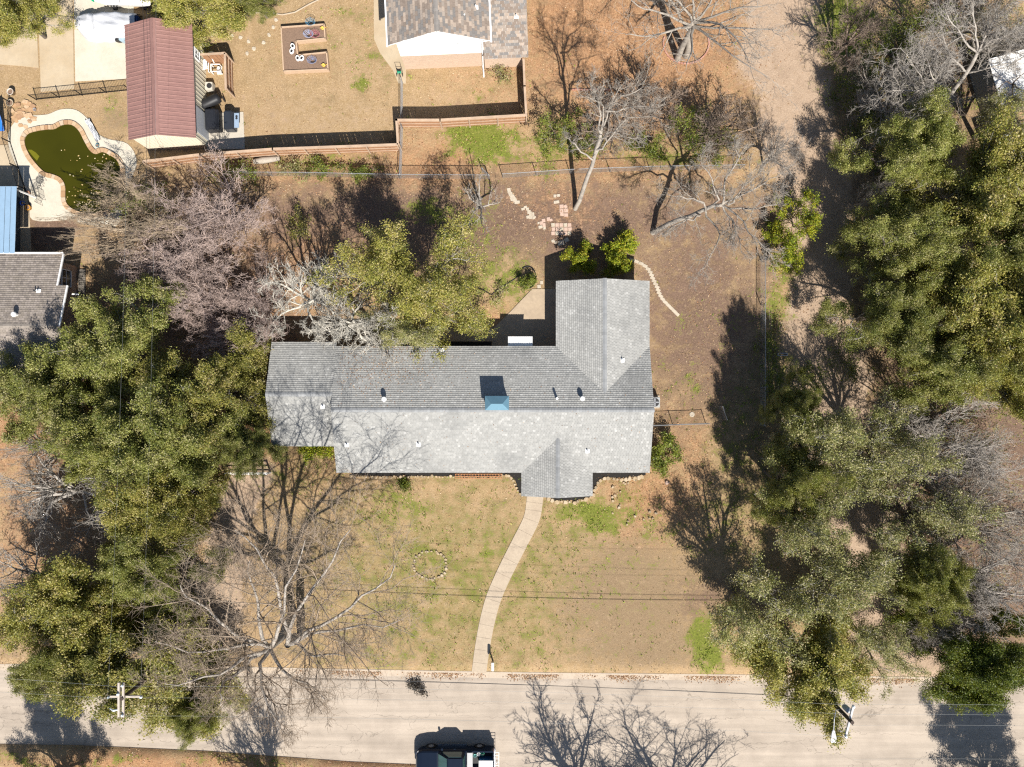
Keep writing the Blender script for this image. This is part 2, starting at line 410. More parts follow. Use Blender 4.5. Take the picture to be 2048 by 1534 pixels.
# ------------------------------------------------------------------ street, kerb, walks, slabs
def road_material():
    m = M('asphalt', (.462, .388, .31), .92, .10, 14, .35, 40, col2=(.37, .308, .245), scale2=.45, lo=.42, hi=.7)
    nt = m.node_tree; n = nt.nodes; l = nt.links
    p = n['Principled BSDF']; src = p.inputs['Base Color'].links[0].from_socket
    geo = n.new('ShaderNodeNewGeometry')
    mp = n.new('ShaderNodeMapping'); mp.inputs['Scale'].default_value = (.10, .55, 1); l.new(geo.outputs['Position'], mp.inputs['Vector'])
    nz = n.new('ShaderNodeTexNoise'); nz.inputs['Scale'].default_value = 1.2; nz.inputs['Detail'].default_value = 8; l.new(geo.outputs['Position'], nz.inputs['Vector'])
    vm = n.new('ShaderNodeVectorMath'); vm.operation = 'MULTIPLY_ADD'; vm.inputs[1].default_value = (.55, .55, 0)
    l.new(nz.outputs['Color'], vm.inputs[0]); l.new(mp.outputs[0], vm.inputs[2])
    vo = n.new('ShaderNodeTexVoronoi'); vo.feature = 'DISTANCE_TO_EDGE'; vo.inputs['Scale'].default_value = 1.0; l.new(vm.outputs[0], vo.inputs['Vector'])
    mr = n.new('ShaderNodeMapRange'); mr.inputs[1].default_value = .0; mr.inputs[2].default_value = .009; mr.inputs[3].default_value = .62; mr.inputs[4].default_value = 1
    l.new(vo.outputs[0], mr.inputs[0])
    m2 = n.new('ShaderNodeMapping'); m2.inputs['Scale'].default_value = (.05, 1.5, 1); l.new(geo.outputs['Position'], m2.inputs['Vector'])
    n3 = n.new('ShaderNodeTexNoise'); n3.inputs['Scale'].default_value = 1.0; n3.inputs['Detail'].default_value = 7; n3.inputs['Roughness'].default_value = .65; l.new(m2.outputs[0], n3.inputs['Vector'])
    m3 = n.new('ShaderNodeMapRange'); m3.inputs[1].default_value = .3; m3.inputs[2].default_value = .7; m3.inputs[3].default_value = .82; m3.inputs[4].default_value = 1.14; l.new(n3.outputs['Fac'], m3.inputs[0])
    n4 = n.new('ShaderNodeTexNoise'); n4.inputs['Scale'].default_value = .8; n4.inputs['Detail'].default_value = 9; n4.inputs['Roughness'].default_value = .75; l.new(geo.outputs['Position'], n4.inputs['Vector'])
    m4 = n.new('ShaderNodeMapRange'); m4.inputs[1].default_value = .66; m4.inputs[2].default_value = .8; m4.inputs[3].default_value = 1; m4.inputs[4].default_value = .55; l.new(n4.outputs['Fac'], m4.inputs[0])
    mm = n.new('ShaderNodeMath'); mm.operation = 'MULTIPLY'; l.new(mr.outputs[0], mm.inputs[0]); l.new(m3.outputs[0], mm.inputs[1])
    mm2 = n.new('ShaderNodeMath'); mm2.operation = 'MULTIPLY'; l.new(mm.outputs[0], mm2.inputs[0]); l.new(m4.outputs[0], mm2.inputs[1])
    sc = n.new('ShaderNodeVectorMath'); sc.operation = 'SCALE'; l.new(src, sc.inputs[0]); l.new(mm2.outputs[0], sc.inputs['Scale'])
    l.new(sc.outputs[0], p.inputs['Base Color'])
    return m

xs = np.concatenate([[-1000, -300, -120], np.arange(-60, 60.1, 2.0), [120, 300, 1000]])
def strip(name, top, bot, z, mat, zb=None):
    V = []; Fq = []
    for i, x in enumerate(xs):
        V += [(x, top(x), z), (x, bot(x), z if zb is None else zb)]
        if i: Fq.append((2 * i - 2, 2 * i - 1, 2 * i + 1, 2 * i))
    return npmesh(name, V, Fq, mat)
yn = lambda x: float(road_y(ROAD_N, np.array([x]))[0]); ys = lambda x: float(road_y(ROAD_S, np.array([x]))[0])
structure(strip('street', lambda x: yn(x) - .42, lambda x: ys(x) + .02, -.085, road_material()))
CONC = M('kerb_concrete', (.50, .41, .315), .9, .14, 9, .3, 40, col2=(.38, .30, .22), scale2=1.3, lo=.5, hi=.75)
structure(strip('gutter', lambda x: yn(x) - .08, lambda x: yn(x) - .45, -.075, CONC))
kerb = structure(MB().box((0, 0, -.4), (.1, .1, .1)).build('kerb', CONC))
for x in np.arange(-60, 60, 3.0):          # kerb cast in three metre lengths
    a, b = Vector((x + .012, yn(x), 0)), Vector((x + 3 - .012, yn(x + 3), 0))
    q = MB(); mid = (a + b) / 2; d = b - a
    q.box((mid.x, mid.y, -.06), (d.length, .16, .16 + rnd.uniform(-.006, .006)), math.atan2(d.y, d.x))
    q.build('kerb_length', CONC, kerb, bevel=.02)

CONCW = M('walk_concrete', (.46, .375, .275), .9, .12, 7, .3, 50, col2=(.40, .32, .235), scale2=.9, lo=.45, hi=.7)
cl = smooth_line([(1070, 985), (1069, 1005), (1062, 1040), (1036, 1092), (1007, 1150), (986, 1200), (973, 1250), (964, 1300), (958, 1345)], 8)
walk = structure(MB().box((W(1068, 990).x, W(1068, 990).y, .0), (1.0, .3, .05)).build('front_walk', CONCW))
cw = [W(u, v) for u, v in cl]
seg = 0
while seg < len(cw) - 1:
    e = min(seg + 4, len(cw) - 1); L = []; Rr = []
    for i in range(seg, e + 1):
        d = (cw[min(i + 1, len(cw) - 1)] - cw[max(i - 1, 0)]).normalized(); nn = Vector((-d.y, d.x, 0))
        wd = .64 - .08 * i / len(cw); pt = cw[i] + d * (.004 if i == seg else (-.004 if i == e else 0))
        L.append((pt + nn * wd)[:2]); Rr.append((pt - nn * wd)[:2])
    MB().prism(L + Rr[::-1], -.02, .045 + rnd.uniform(-.004, .004)).build('walk_slab', CONCW, walk, bevel=.004)
    seg = e

PATIO = M('patio_concrete', (.44, .345, .24), .9, .10, 5, .25, 40, col2=(.36, .28, .2), scale2=.8, lo=.45, hi=.7)
structure(MB().prism(WP([(1064, 578), (1118, 578), (1118, 705), (984, 705), (984, 683), (800, 683), (800, 656), (987, 656), (1022, 622)]), -.02, .06).build('back_patio', PATIO, bevel=.01))

DRV = M('driveway_concrete', (.50, .405, .28), .9, .10, 4, .2, 40, col2=(.43, .33, .21), scale2=.5, lo=.4, hi=.7)
DRVW = M('new_concrete', (.58, .53, .43), .9, .07, 4, .2, 40, col2=(.52, .46, .36), scale2=.6, lo=.45, hi=.75)
drive = structure(MB().prism(WP([(-130, -130), (270, -130), (270, -100), (-130, -100)]), -.02, .02).build('driveway', DRV))
for pl, m, z in (([(-140, -98), (71, -98), (74, 60), (78, 136), (40, 132), (-140, 118)], DRV, .035), ([(73, -98), (144, -98), (149, 178), (82, 184)], DRV, .04), ([(146, -98), (268, -98), (268, 157), (151, 163)], DRVW, .045)):
    MB().prism(WP(pl), -.02, z).build('drive_slab', m, drive, bevel=.015)
structure(MB().prism(WP([(747, -80), (748, 78), (760, 106), (786, 141), (797, 167), (812, 167), (812, -80)]), -.02, .04).build('side_walk', DRV, bevel=.01))
structure(MB().prism(WP([(412, 227), (487, 224), (490, 298), (414, 300)]), -.02, .06).build('grill_pad', M('pad_concrete', (.5, .45, .37), .9, .1, 5), bevel=.01))
structure(MB().prism(WP([(1836, 1358), (1890, 1358), (1892, 1412), (1842, 1412)]), -.09, -.079).build('street_patch', M('patch_asphalt', (.45, .375, .30), .9, .1, 10)))

# ------------------------------------------------------------------ buildings
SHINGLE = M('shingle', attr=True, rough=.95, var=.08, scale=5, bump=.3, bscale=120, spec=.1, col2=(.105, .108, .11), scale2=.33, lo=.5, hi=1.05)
SHINGLE2 = M('shingle_mixed', attr=True, rough=.95, var=.14, scale=9, bump=.3, bscale=120, spec=.1)
WHITE = M('white_paint', (.74, .73, .70), .5, .05, 3)
TRIM = M('white_trim', (.66, .66, .65), .45, .06, 4)
def brick_mat(name, c1, c2, mortar):
    m = bpy.data.materials.new(name); m.use_nodes = True
    n = m.node_tree.nodes; l = m.node_tree.links; p = n['Principled BSDF']; p.inputs['Roughness'].default_value = .9
    tc = n.new('ShaderNodeTexCoord'); mp = n.new('ShaderNodeMapping'); mp.inputs['Rotation'].default_value = (math.radians(90), 0, 0)
    b = n.new('ShaderNodeTexBrick'); b.inputs['Scale'].default_value = 1.0
    b.inputs['Brick Width'].default_value = .22; b.inputs['Row Height'].default_value = .075; b.inputs['Mortar Size'].default_value = .008
    b.inputs['Color1'].default_value = (*c1, 1); b.inputs['Color2'].default_value = (*c2, 1); b.inputs['Mortar'].default_value = (*mortar, 1)
    l.new(tc.outputs['Object'], mp.inputs['Vector']); l.new(mp.outputs[0], b.inputs['Vector']); l.new(b.outputs['Color'], p.inputs['Base Color'])
    bp = n.new('ShaderNodeBump'); bp.inputs['Strength'].default_value = .5; bp.inputs['Distance'].default_value = .01; bp.invert = True
    l.new(b.outputs['Fac'], bp.inputs['Height']); l.new(bp.outputs[0], p.inputs['Normal'])
    return m
BRICK = brick_mat('tan_brick', (.42, .28, .2), (.34, .22, .15), (.45, .4, .33))
BRICKP = brick_mat('pink_brick', (.46, .33, .235), (.39, .27, .19), (.45, .38, .30))
GLASS = M('window_glass', (.03, .04, .05), .08, .05, 3, spec=.6)
GALV = M('galvanised', (.42, .43, .44), .45, .1, 6, metal=.6)
DARKM = M('dark_metal', (.03, .03, .032), .5, .1, 8)

GREYPAL = [((.276, .273, .256), .5), ((.259, .257, .242), .3), ((.292, .288, .27), .14), ((.335, .331, .312), .06)]
TANPAL = [((.20, .16, .13), .3), ((.25, .21, .175), .25), ((.17, .157, .145), .25), ((.31, .25, .20), .2)]
BRNPAL = [((.215, .185, .155), .4), ((.25, .215, .185), .4), ((.18, .155, .135), .2)]

def shingles(parent, o, u, s, width, length, pal, mat, tabw=.21, exp=.15, name='shingles'):
    o, u, s = (np.array(q, float) for q in (o, u, s)); nrm = np.cross(u, s)
    rows = int(math.ceil(length / exp)); cols = int(width / tabw) + 2
    r, c = np.meshgrid(np.arange(rows), np.arange(cols), indexing='ij'); r = r.ravel(); c = c.ravel()
    off = (r % 2) * tabw * .5 + (r * 7 % 5) * .02
    g = .006
    a0 = np.clip(c * tabw - off + g, 0, width); a1 = np.clip((c + 1) * tabw - off - g, 0, width)
    k = a1 - a0 > .02; r, a0, a1 = r[k], a0[k], a1[k]; N = len(r)
    b0 = r * exp + NR.normal(0, .004, N); b1 = np.minimum(r * exp + exp * 1.06, length); b0 = np.minimum(b0, b1 - .01)
    hl = .034 + NR.normal(0, .0025, N); hu = .003
    def pt(a, b, h): return o + a[:, None] * u + b[:, None] * s + np.broadcast_to(h, a.shape)[:, None] * nrm
    V = np.stack([pt(a0, b0, -.004), pt(a1, b0, -.004), pt(a1, b1, -.004), pt(a0, b1, -.004), pt(a0, b0, hl), pt(a1, b0, hl), pt(a1, b1, hu), pt(a0, b1, hu)], 1).reshape(-1, 3)
    base = np.arange(N)[:, None] * 8
    Fq = np.concatenate([base + np.array(q) for q in ((4, 5, 6, 7), (0, 1, 5, 4), (1, 2, 6, 5), (3, 0, 4, 7))])
    pc = np.array([q[0] for q in pal]); pw = np.array([q[1] for q in pal])
    col = pc[NR.choice(len(pal), N, p=pw / pw.sum())] * NR.uniform(.92, 1.08, (N, 1))
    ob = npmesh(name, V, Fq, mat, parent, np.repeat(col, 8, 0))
    return stuff(ob)

def slope(root, p0, p1, q1, q0, pal, mat, fascia, name='roof', tabw=.21, exp=.15):
    """roof slope: eave p0->p1, ridge q0->q1 (directly uphill)"""
    p0, p1, q0, q1 = (Vector(q) for q in (p0, p1, q0, q1))
    u = (p1 - p0); wd = u.length; u = u.normalized(); s = (q0 - p0); ln = s.length; s = s.normalized(); n = u.cross(s)
    b = MB(); t = .12
    vs = [p0, p1, q1, q0]; lo = [q - n * t for q in vs]; up = [q - n * .006 for q in vs]
    b.add(lo + up, [(3, 2, 1, 0), (4, 5, 6, 7), (0, 1, 5, 4), (1, 2, 6, 5), (2, 3, 7, 6), (3, 0, 4, 7)])
    deck = b.build(name, fascia, root)
    shingles(deck, p0, u, s, wd, ln, pal, mat, tabw, exp)
    return deck

def ridge_caps(root, a, b, mat, pal):
    a, b = Vector(a), Vector(b); d = b - a; L = d.length; d = d.normalized(); n = Vector((-d.y, d.x, 0)).normalized()
    m = MB(); k = int(L / .22)
    for i in range(k):
        kk = rnd.uniform(.8, 1.0); m.col = tuple(q * kk for q in pal)
        p = a + d * (i * L / k); q = a + d * ((i + 1.15) * L / k)
        h0, h1 = .045, .028
        m.add([p + n * .15 + Vector((0, 0, h0 - .05)), p + Vector((0, 0, h0)), p - n * .15 + Vector((0, 0, h0 - .05)),
               q + n * .15 + Vector((0, 0, h1 - .05)), q + Vector((0, 0, h1)), q - n * .15 + Vector((0, 0, h1 - .05))], [(1, 0, 3, 4), (2, 1, 4, 5)])
    return stuff(m.build('ridge_cap', mat, root))

def gable(root, x0, x1, y0, y1, ze, zr, axis, pal, mat, fascia, tabw=.21, exp=.15, caps=(.245, .25, .25)):
    if axis == 'x':
        ym = (y0 + y1) / 2
        slope(root, (x0, y0, ze), (x1, y0, ze), (x1, ym, zr), (x0, ym, zr), pal, mat, fascia, tabw=tabw, exp=exp)
        slope(root, (x1, y1, ze), (x0, y1, ze), (x0, ym, zr), (x1, ym, zr), pal, mat, fascia, tabw=tabw, exp=exp)
        ridge_caps(root, (x0, ym, zr), (x1, ym, zr), mat, caps)
    else:
        xm = (x0 + x1) / 2
        slope(root, (x0, y1, ze), (x0, y0, ze), (xm, y0, zr), (xm, y1, zr), pal, mat, fascia, tabw=tabw, exp=exp)
        slope(root, (x1, y0, ze), (x1, y1, ze), (xm, y1, zr), (xm, y0, zr), pal, mat, fascia, tabw=tabw, exp=exp)
        ridge_caps(root, (xm, y0, zr), (xm, y1, zr), mat, caps)

def walls(root, x0, x1, y0, y1, h, mat, axis=None, zr=None, name='wall'):
    b = MB(); b.box(((x0 + x1) / 2, (y0 + y1) / 2, h / 2), (x1 - x0, y1 - y0, h))
    if axis == 'x':
        ym = (y0 + y1) / 2
        for x in (x0, x1 - .12): b.add([(x, y0, h), (x, y1, h), (x, ym, zr), (x + .12, y0, h), (x + .12, y1, h), (x + .12, ym, zr)], [(0, 2, 1), (3, 4, 5), (0, 3, 5, 2), (1, 2, 5, 4)])
    if axis == 'y':
        xm = (x0 + x1) / 2
        for y in (y0, y1 - .12): b.add([(x0, y, h), (x1, y, h), (xm, y, zr), (x0, y + .12, h), (x1, y + .12, h), (xm, y + .12, zr)], [(0, 1, 2), (3, 5, 4), (0, 2, 5, 3), (1, 4, 5, 2)])
    return b.build(name, mat, root)

def window(root, c, w, h, rz, panes=(2, 2), frame=TRIM):
    """window on a wall; rz turns local -y (outward) to the wall's outside"""
    co, si = math.cos(rz), math.sin(rz)
    def P(x, y, z): return (c[0] + x * co - y * si, c[1] + x * si + y * co, c[2] + z)
    f = MB()
    for x in (-w / 2, w / 2): f.box(P(x, -.03, 0), (.07, .09, h + .07), rz)
    for z in (-h / 2, h / 2): f.box(P(0, -.033, z), (w - .07, .09, .07), rz)
    for i in range(1, panes[0]): f.box(P(-w / 2 + i * w / panes[0], -.02, 0), (.04, .06, h - .07), rz)
    for i in range(1, panes[1]): f.box(P(0, -.022, -h / 2 + i * h / panes[1]), (w - .07, .06, .04), rz)
    fo = f.build('window', frame, root)
    for i in range(panes[0]):
        for k in range(panes[1]):
            MB().box(P(-w / 2 + (i + .5) * w / panes[0], -.012, -h / 2 + (k + .5) * h / panes[1]), (w / panes[0] - .03, .02, h / panes[1] - .03), rz).build('pane', GLASS, fo)
    return fo

def door(root, c, w, h, rz, mat):
    d = MB().box(c, (w, .08, h), rz).build('door', mat, root, bevel=.01)
    MB().lathe([(.0, 0), (.03, .01), (.03, .04), (.0, .05)], 8, (c[0] + w * .38 * math.cos(rz) + .08 * math.sin(rz), c[1] + w * .38 * math.sin(rz) - .08 * math.cos(rz), c[2]), 'y').build('handle', GALV, d)
    return d

# --- the long grey roofed house in the middle
hx, hy = -1.5, -1.9
house = thing('ranch_house', 'long house with grey shingle roof, rear wing and small front gable, in the middle', 'house', (hx, hy, 0))
FASC = M('fascia_grey', (.42, .42, .41), .6, .08, 5)
def Hx(x): return x - hx
def Hy(y): return y - hy
PIT = .39
ZE = 2.6
def hg(x0, x1, y0, y1, ze, axis):
    half = ((y1 - y0) if axis == 'x' else (x1 - x0)) / 2
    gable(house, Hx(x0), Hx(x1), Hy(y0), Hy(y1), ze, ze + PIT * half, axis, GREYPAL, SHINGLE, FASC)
    return ze + PIT * half
hg(-12.92, 10.13, -6.55, 2.74, ZE, 'x')
hg(-17.72, -12.925, -4.62, 3.05, ZE - PIT * .31 - .003, 'x')
hg(3.24, 10.11, -.80, 7.55, ZE, 'y')
hg(.70, 5.92, -8.28, -3.98, ZE, 'y')
walls(house, Hx(-12.5), Hx(9.75), Hy(-6.1), Hy(2.3), ZE - .02, BRICK, 'x', ZE + PIT * 4.1)
walls(house, Hx(-17.3), Hx(-12.45), Hy(-4.1), Hy(2.6), 2.42, BRICK, 'x', 2.42 + PIT * 3.3)
walls(house, Hx(3.65), Hx(9.7), Hy(2.25), Hy(7.15), ZE - .03, BRICK, 'y', ZE + PIT * 2.95)
for x in (1.15, 5.45):
    b = MB().box((Hx(x), Hy(-7.9), 1.28), (.16, .16, 2.56)); b.box((Hx(x), Hy(-7.9), .1), (.24, .24, .2)); b.build('porch_post', WHITE, house)
structure_ = MB().box((Hx(3.3), Hy(-7.1), .07), (4.6, 2.1, .14)).build('porch_floor', CONCW, house)
b = MB(); xm = 3.31; b.add([(Hx(x), Hy(y), z) for y in (-7.95, -7.85) for x, z in ((1.1, 2.6), (5.5, 2.6), (xm, 3.35))], [(0, 1, 2), (3, 5, 4), (0, 2, 5, 3), (1, 4, 5, 2), (0, 3, 4, 1)]); b.build('porch_gable', WHITE, house)
for x in (-11, -8, -4.5, -1.5, 7.5): window(house, (Hx(x), Hy(-6.1), 1.5), 1.5, 1.3, 0)
for x in (-16, -14): window(house, (Hx(x), Hy(-4.1), 1.6), 1.2, 1.2, 0)
for x in (-10.5, -7.5, -2.5): window(house, (Hx(x), Hy(2.3), 1.5), 1.4, 1.2, math.pi)
for x in (5.2, 8.1): window(house, (Hx(x), Hy(7.15), 1.5), 1.2, 1.2, math.pi)
window(house, (Hx(9.75), Hy(-3.5), 1.5), 1.0, 1.0, math.pi / 2)
window(house, (Hx(3.65), Hy(5.0), 1.5), 1.2, 1.2, -math.pi / 2)
door(house, (Hx(3.3), Hy(-6.13), 1.2), .95, 2.1, 0, M('door_red', (.2, .05, .03), .5))
door(house, (Hx(.6), Hy(2.33), 1.1), .9, 2.05, math.pi, WHITE)
def mainz(y): return ZE + PIT * (4.645 - abs(y + 1.905))
# chimney with pitched metal cap
cx, cyy = W(994, 806, 5.0)[:2]; zb = mainz(cyy)
chm = MB().box((Hx(cx), Hy(cyy), (zb - .4 + zb + .95) / 2), (1.5, .8, 1.35)).build('chimney', M('chimney_siding', (.30, .36, .40), .7, .1, 4), house)
def capm():
    x, y, z = Hx(cx), Hy(cyy), zb + .95; a, b2, h = .84, .5, .30
    m = MB(); m.add([(x - a, y - b2, z), (x + a, y - b2, z), (x + a, y + b2, z), (x - a, y + b2, z), (x - a + .45, y - .05, z + h), (x + a - .45, y - .05, z + h), (x - a, y - b2, z - .1), (x + a, y - b2, z - .1), (x + a, y + b2, z - .1), (x - a, y + b2, z - .1)],
        [(0, 1, 5, 4), (1, 2, 5), (2, 3, 4, 5), (3, 0, 4), (6, 7, 1, 0), (7, 8, 2, 1), (8, 9, 3, 2), (9, 6, 0, 3), (9, 8, 7, 6)])
    return m.build('chimney_cap', M('cap_metal', (.13, .25, .32), .4, .06, 4, metal=.2), chm)
capm()
# round roof vents and plumbing pipes
RV = M('vent_metal', (.62, .62, .60), .4, .08, 6)
def pipe(root, x, y, zr, h=.32, r=.05, flash=True, mat=RV):
    m = MB().tube([(x, y, zr - .05), (x, y, zr + h)], r, 10); o = m.build('vent_pipe', mat, root)
    if flash: MB().prism([(x - .17, y - .17), (x + .17, y - .17), (x + .17, y + .14), (x - .17, y + .14)], zr + .0, zr + .07).build('flashing', WHITE, o, bevel=.02)
    return o
def turbine(root, x, y, zr, r=.19, h=.5):
    o = MB().lathe([(r * .6, -.1), (r * .6, h * .55), (r * .95, h * .6), (r, h * .8), (r * .8, h * .95), (r * .2, h), (.001, h)], 16, (x, y, zr)).build('roof_vent', RV, root, smooth=False)
    return o
for u, v, t in ((768, 798, 't'), (1165, 797, 't'), (1114, 797, 'p')):
    p = W(u, v, 4.5); z = mainz(p.y)
    if t == 't': turbine(house, Hx(p.x), Hy(p.y), z)
    else: pipe(house, Hx(p.x), Hy(p.y), z, .55, .09, False)
for u, v in ((694, 889), (837, 888), (1175, 902)):
    p = W(u, v, 3.4); z = mainz(p.y); pipe(house, Hx(p.x), Hy(p.y), z)
p = W(643, 813, 4.1); pipe(house, Hx(p.x), Hy(p.y), 2.49 + PIT * (3.835 - abs(p.y + .785)))
p = W(1245, 720, 3.6); pipe(house, Hx(p.x), Hy(p.y), ZE + PIT * (3.435 - abs(p.x - 6.675)))
p = W(884, 700, 2.7); pipe(house, Hx(p.x), Hy(p.y), mainz(p.y), .15)
# white corrugated awning over the back door
aw = MB(); x0, x1 = W(1016, 680, 2.3).x, W(1065, 680, 2.3).x; y0, y1 = 2.3, W(1040, 673, 2.2).y
nn = 40
for i in range(nn + 1):
    x = x0 + (x1 - x0) * i / nn; dz = .025 * math.sin(i * math.pi / 1.5)
    aw.v += [(Hx(x), Hy(y0), 2.5 + dz), (Hx(x), Hy(y1), 2.22 + dz)]
    if i: aw.f.append((2 * i - 2, 2 * i - 1, 2 * i + 1, 2 * i)[::-1])
awo = aw.build('awning', WHITE, house); mo = awo.modifiers.new('t', 'SOLIDIFY'); mo.thickness = .01; mo.offset = -1
for x in (x0 + .1, x1 - .1): MB().tube([(Hx(x), Hy(2.3), 1.9), (Hx(x), Hy(y1 - .08), 2.19)], .02, 6).build('awning_bracket', WHITE, awo)
# downspout at the front corner
MB().tube([(Hx(-12.8), Hy(-4.75), 2.7), (Hx(-12.6), Hy(-5.6), 2.45), (Hx(-12.55), Hy(-6.2), 2.3), (Hx(-12.55), Hy(-6.2), .1)], .05, 6).build('downspout', TRIM, house)

# --- two storey house behind, white siding over brick
tp = W(811, 139); rz = math.radians(2.6)
top_house = thing('two_storey_house', 'tall house with brown grey shingles and white siding over pale brick, cut by top edge', 'house', (tp.x, tp.y, 0), rz)
TW = 6.1
walls(top_house, 0, TW, 0, 14, 2.45, BRICKP, name='brick_wall')
w2 = MB().box((TW / 2, 6.995, 3.72), (TW + .03, 14.03, 2.5)); w2.add([(-.015, -.02, 4.97), (TW + .015, -.02, 4.97), (TW / 2, -.02, 6.75), (-.015, .1, 4.97), (TW + .015, .1, 4.97), (TW / 2, .1, 6.75)], [(0, 1, 2), (3, 5, 4), (0, 2, 5, 3), (1, 4, 5, 2)])
side = w2.build('siding', M('white_siding', (.80, .79, .76), .55, .03, 3), top_house)
gable(top_house, -.55, TW + .55, -.28, 15, 5.02, 6.86, 'y', TANPAL, SHINGLE2, TRIM, .34, .2, caps=(.235, .215, .195))
for x in (-.62, TW + .62): MB().box((x, 7.3, 4.93), (.12, 15.3, .12)).build('gutter', TRIM, top_house)
window(top_house, (4.45, -.03, 4.35), .5, .28, 0, (2, 1))
MB().tube([(TW + .5, -.2, 4.9), (TW - .05, -.1, 4.5), (TW - .12, -.1, .4), (TW - .1, -.6, .08), (TW - .1, -.9, .06)], .05, 6).build('downspout', TRIM, top_house)
# lower side wing
walls(top_house, TW + .02, TW + 2.85, -.18, 14, 2.5, BRICKP, name='wing_wall')
slope(top_house, (TW - .0, -.62, 2.75), (TW + 3.28, -.62, 2.75), (TW + 3.28, 4.6, 4.55), (TW - .0, 4.6, 4.55), TANPAL, SHINGLE2, TRIM, tabw=.34, exp=.2)
slope(top_house, (TW + 3.28, 9.8, 2.75), (TW, 9.8, 2.75), (TW, 4.6, 4.55), (TW + 3.28, 4.6, 4.55), TANPAL, SHINGLE2, TRIM, tabw=.34, exp=.2)
pipe(top_house, 4.95, 1.2, 5.02 + .278 * 2.2, .35); pipe(top_house, TW - .35, 1.9, 5.4, .35); pipe(top_house, TW + 2.5, 2.0, 3.6, .3)
lt = MB().box((-.3, 1.7, 2.3), (.7, 1.1, .06)); lt.box((-.3, 1.7, 2.2), (.6, 1.0, .1)); lt.build('side_canopy', M('canopy_grey', (.35, .32, .28), .8), top_house)

# --- left neighbour with brown shingles and white gutters
ln = thing('left_neighbor_house', 'house with brown grey shingle roof and white gutters at left, oak shadow on it', 'house', (-36.5, 3.5, 0))
def Lx(x): return x + 36.5
def Ly(y): return y - 3.5
EZ = 2.75; p_ = .33
yN = W(60, 508, EZ).y; yr = W(60, 652, 4.4).y; xE1 = W(126, 540, EZ).x; xE2 = W(146, 610, EZ).x; ySt = W(130, 574, EZ).y
half = yN - yr; ZR = EZ + p_ * half; zst = EZ + p_ * (yN - ySt)
LG = M('fascia_white', (.68, .68, .68), .5, .05, 4)
slope(ln, (Lx(xE1), Ly(yN), EZ), (Lx(-58), Ly(yN), EZ), (Lx(-58), Ly(yr), ZR), (Lx(xE1), Ly(yr), ZR), BRNPAL, SHINGLE2, LG, exp=.16)
slope(ln, (Lx(xE2), Ly(ySt), zst), (Lx(xE1) + .01, Ly(ySt), zst), (Lx(xE1) + .01, Ly(yr), ZR), (Lx(xE2), Ly(yr), ZR), BRNPAL, SHINGLE2, LG, exp=.16)
slope(ln, (Lx(-58), Ly(2 * yr - yN), EZ), (Lx(xE2), Ly(2 * yr - yN), EZ), (Lx(xE2), Ly(yr), ZR), (Lx(-58), Ly(yr), ZR), BRNPAL, SHINGLE2, LG, exp=.16)
ridge_caps(ln, (Lx(-58), Ly(yr), ZR), (Lx(xE2), Ly(yr), ZR), SHINGLE2, (.24, .21, .18))
walls(ln, Lx(-57.5), Lx(xE1 - .5), Ly(2 * yr - yN + .5), Ly(yN - .5), EZ - .05, BRICK, 'x', ZR - .25)
MB().box((Lx((xE1 - 58) / 2), Ly(yN + .07), EZ - .03), (xE1 + 58, .13, .12)).build('gutter', WHITE, ln)
b = MB(); a = Vector((Lx(xE1 + .05), Ly(yN), EZ + .0)); c_ = Vector((Lx(xE1 + .05), Ly(ySt), zst))
b.tube([a, c_], .075, 4); b.build('rake_trim', WHITE, ln)
MB().tube([(Lx(xE2 + .05), Ly(ySt), zst), (Lx(xE2 + .05), Ly(yr), ZR)], .075, 4).build('rake_trim', WHITE, ln)
MB().tube([(Lx(xE1), Ly(ySt + .1), zst - .2), (Lx(xE1 + .55), Ly(ySt - .12), zst - .35)], .06, 6).build('downspout', WHITE, ln)
MB().tube([(Lx(xE2), Ly(W(146, 588, 2.9).y), 2.9), (Lx(xE2 + .4), Ly(W(146, 588, 2.9).y), 2.7)], .06, 6).build('downspout', WHITE, ln)
p = W(84, 583, 3.3); pipe(ln, Lx(p.x), Ly(p.y), EZ + p_ * (yN - p.y), .3); MB().tube([(Lx(p.x - .2), Ly(p.y), EZ + p_ * (yN - p.y)), (Lx(p.x - .2), Ly(p.y), EZ + p_ * (yN - p.y) + .3)], .05, 8).build('vent_pipe', DARKM, ln)
p = W(39, 630, 4.0); turbine(ln, Lx(p.x), Ly(p.y), EZ + p_ * (yN - p.y))
window(ln, (Lx(xE1 - .5), Ly(yN - 1.6), 1.5), 1.2, 1.2, math.pi / 2)

# --- blue metal patio cover and the wall with windows below it
pc = thing('patio_cover', 'light blue metal patio cover joined to the left house', 'patio cover', (-38, 10, 0))
xr = W(31, 440, 2.9).x; y1 = W(31, 372, 2.8).y; y0 = W(25, 506, 3.0).y
BLUE = M('blue_metal', (.30, .44, .58), .4, .07, 3, metal=.15)
k = int((xr + 58) / .42)
for i in range(k):
    xa = xr - (i + 1) * .42; m = MB()
    m.add([(xa + 38, y0 - 10, 2.95), (xa + .4 + 38, y0 - 10, 2.95), (xa + .4 + 38, y1 - 10, 2.72), (xa + 38, y1 - 10, 2.72)], [(0, 1, 2, 3)])
    m.add([(xa + .40 + 38, y0 - 10, 2.95), (xa + .42 + 38, y0 - 10, 2.99), (xa + .42 + 38, y1 - 10, 2.76), (xa + .40 + 38, y1 - 10, 2.72)], [(0, 1, 2, 3)])
    m.build('metal_panel', BLUE, pc)
    if xa < -46: break
for x in (xr - .2, xr - 4): MB().box((x + 38, y1 - .2 - 10, 1.34), (.1, .1, 2.68)).build('post', WHITE, pc)
MB().box((xr - 4 + 38, y1 - .03 - 10, 2.66), (8, .06, .1)).build('beam', WHITE, pc)
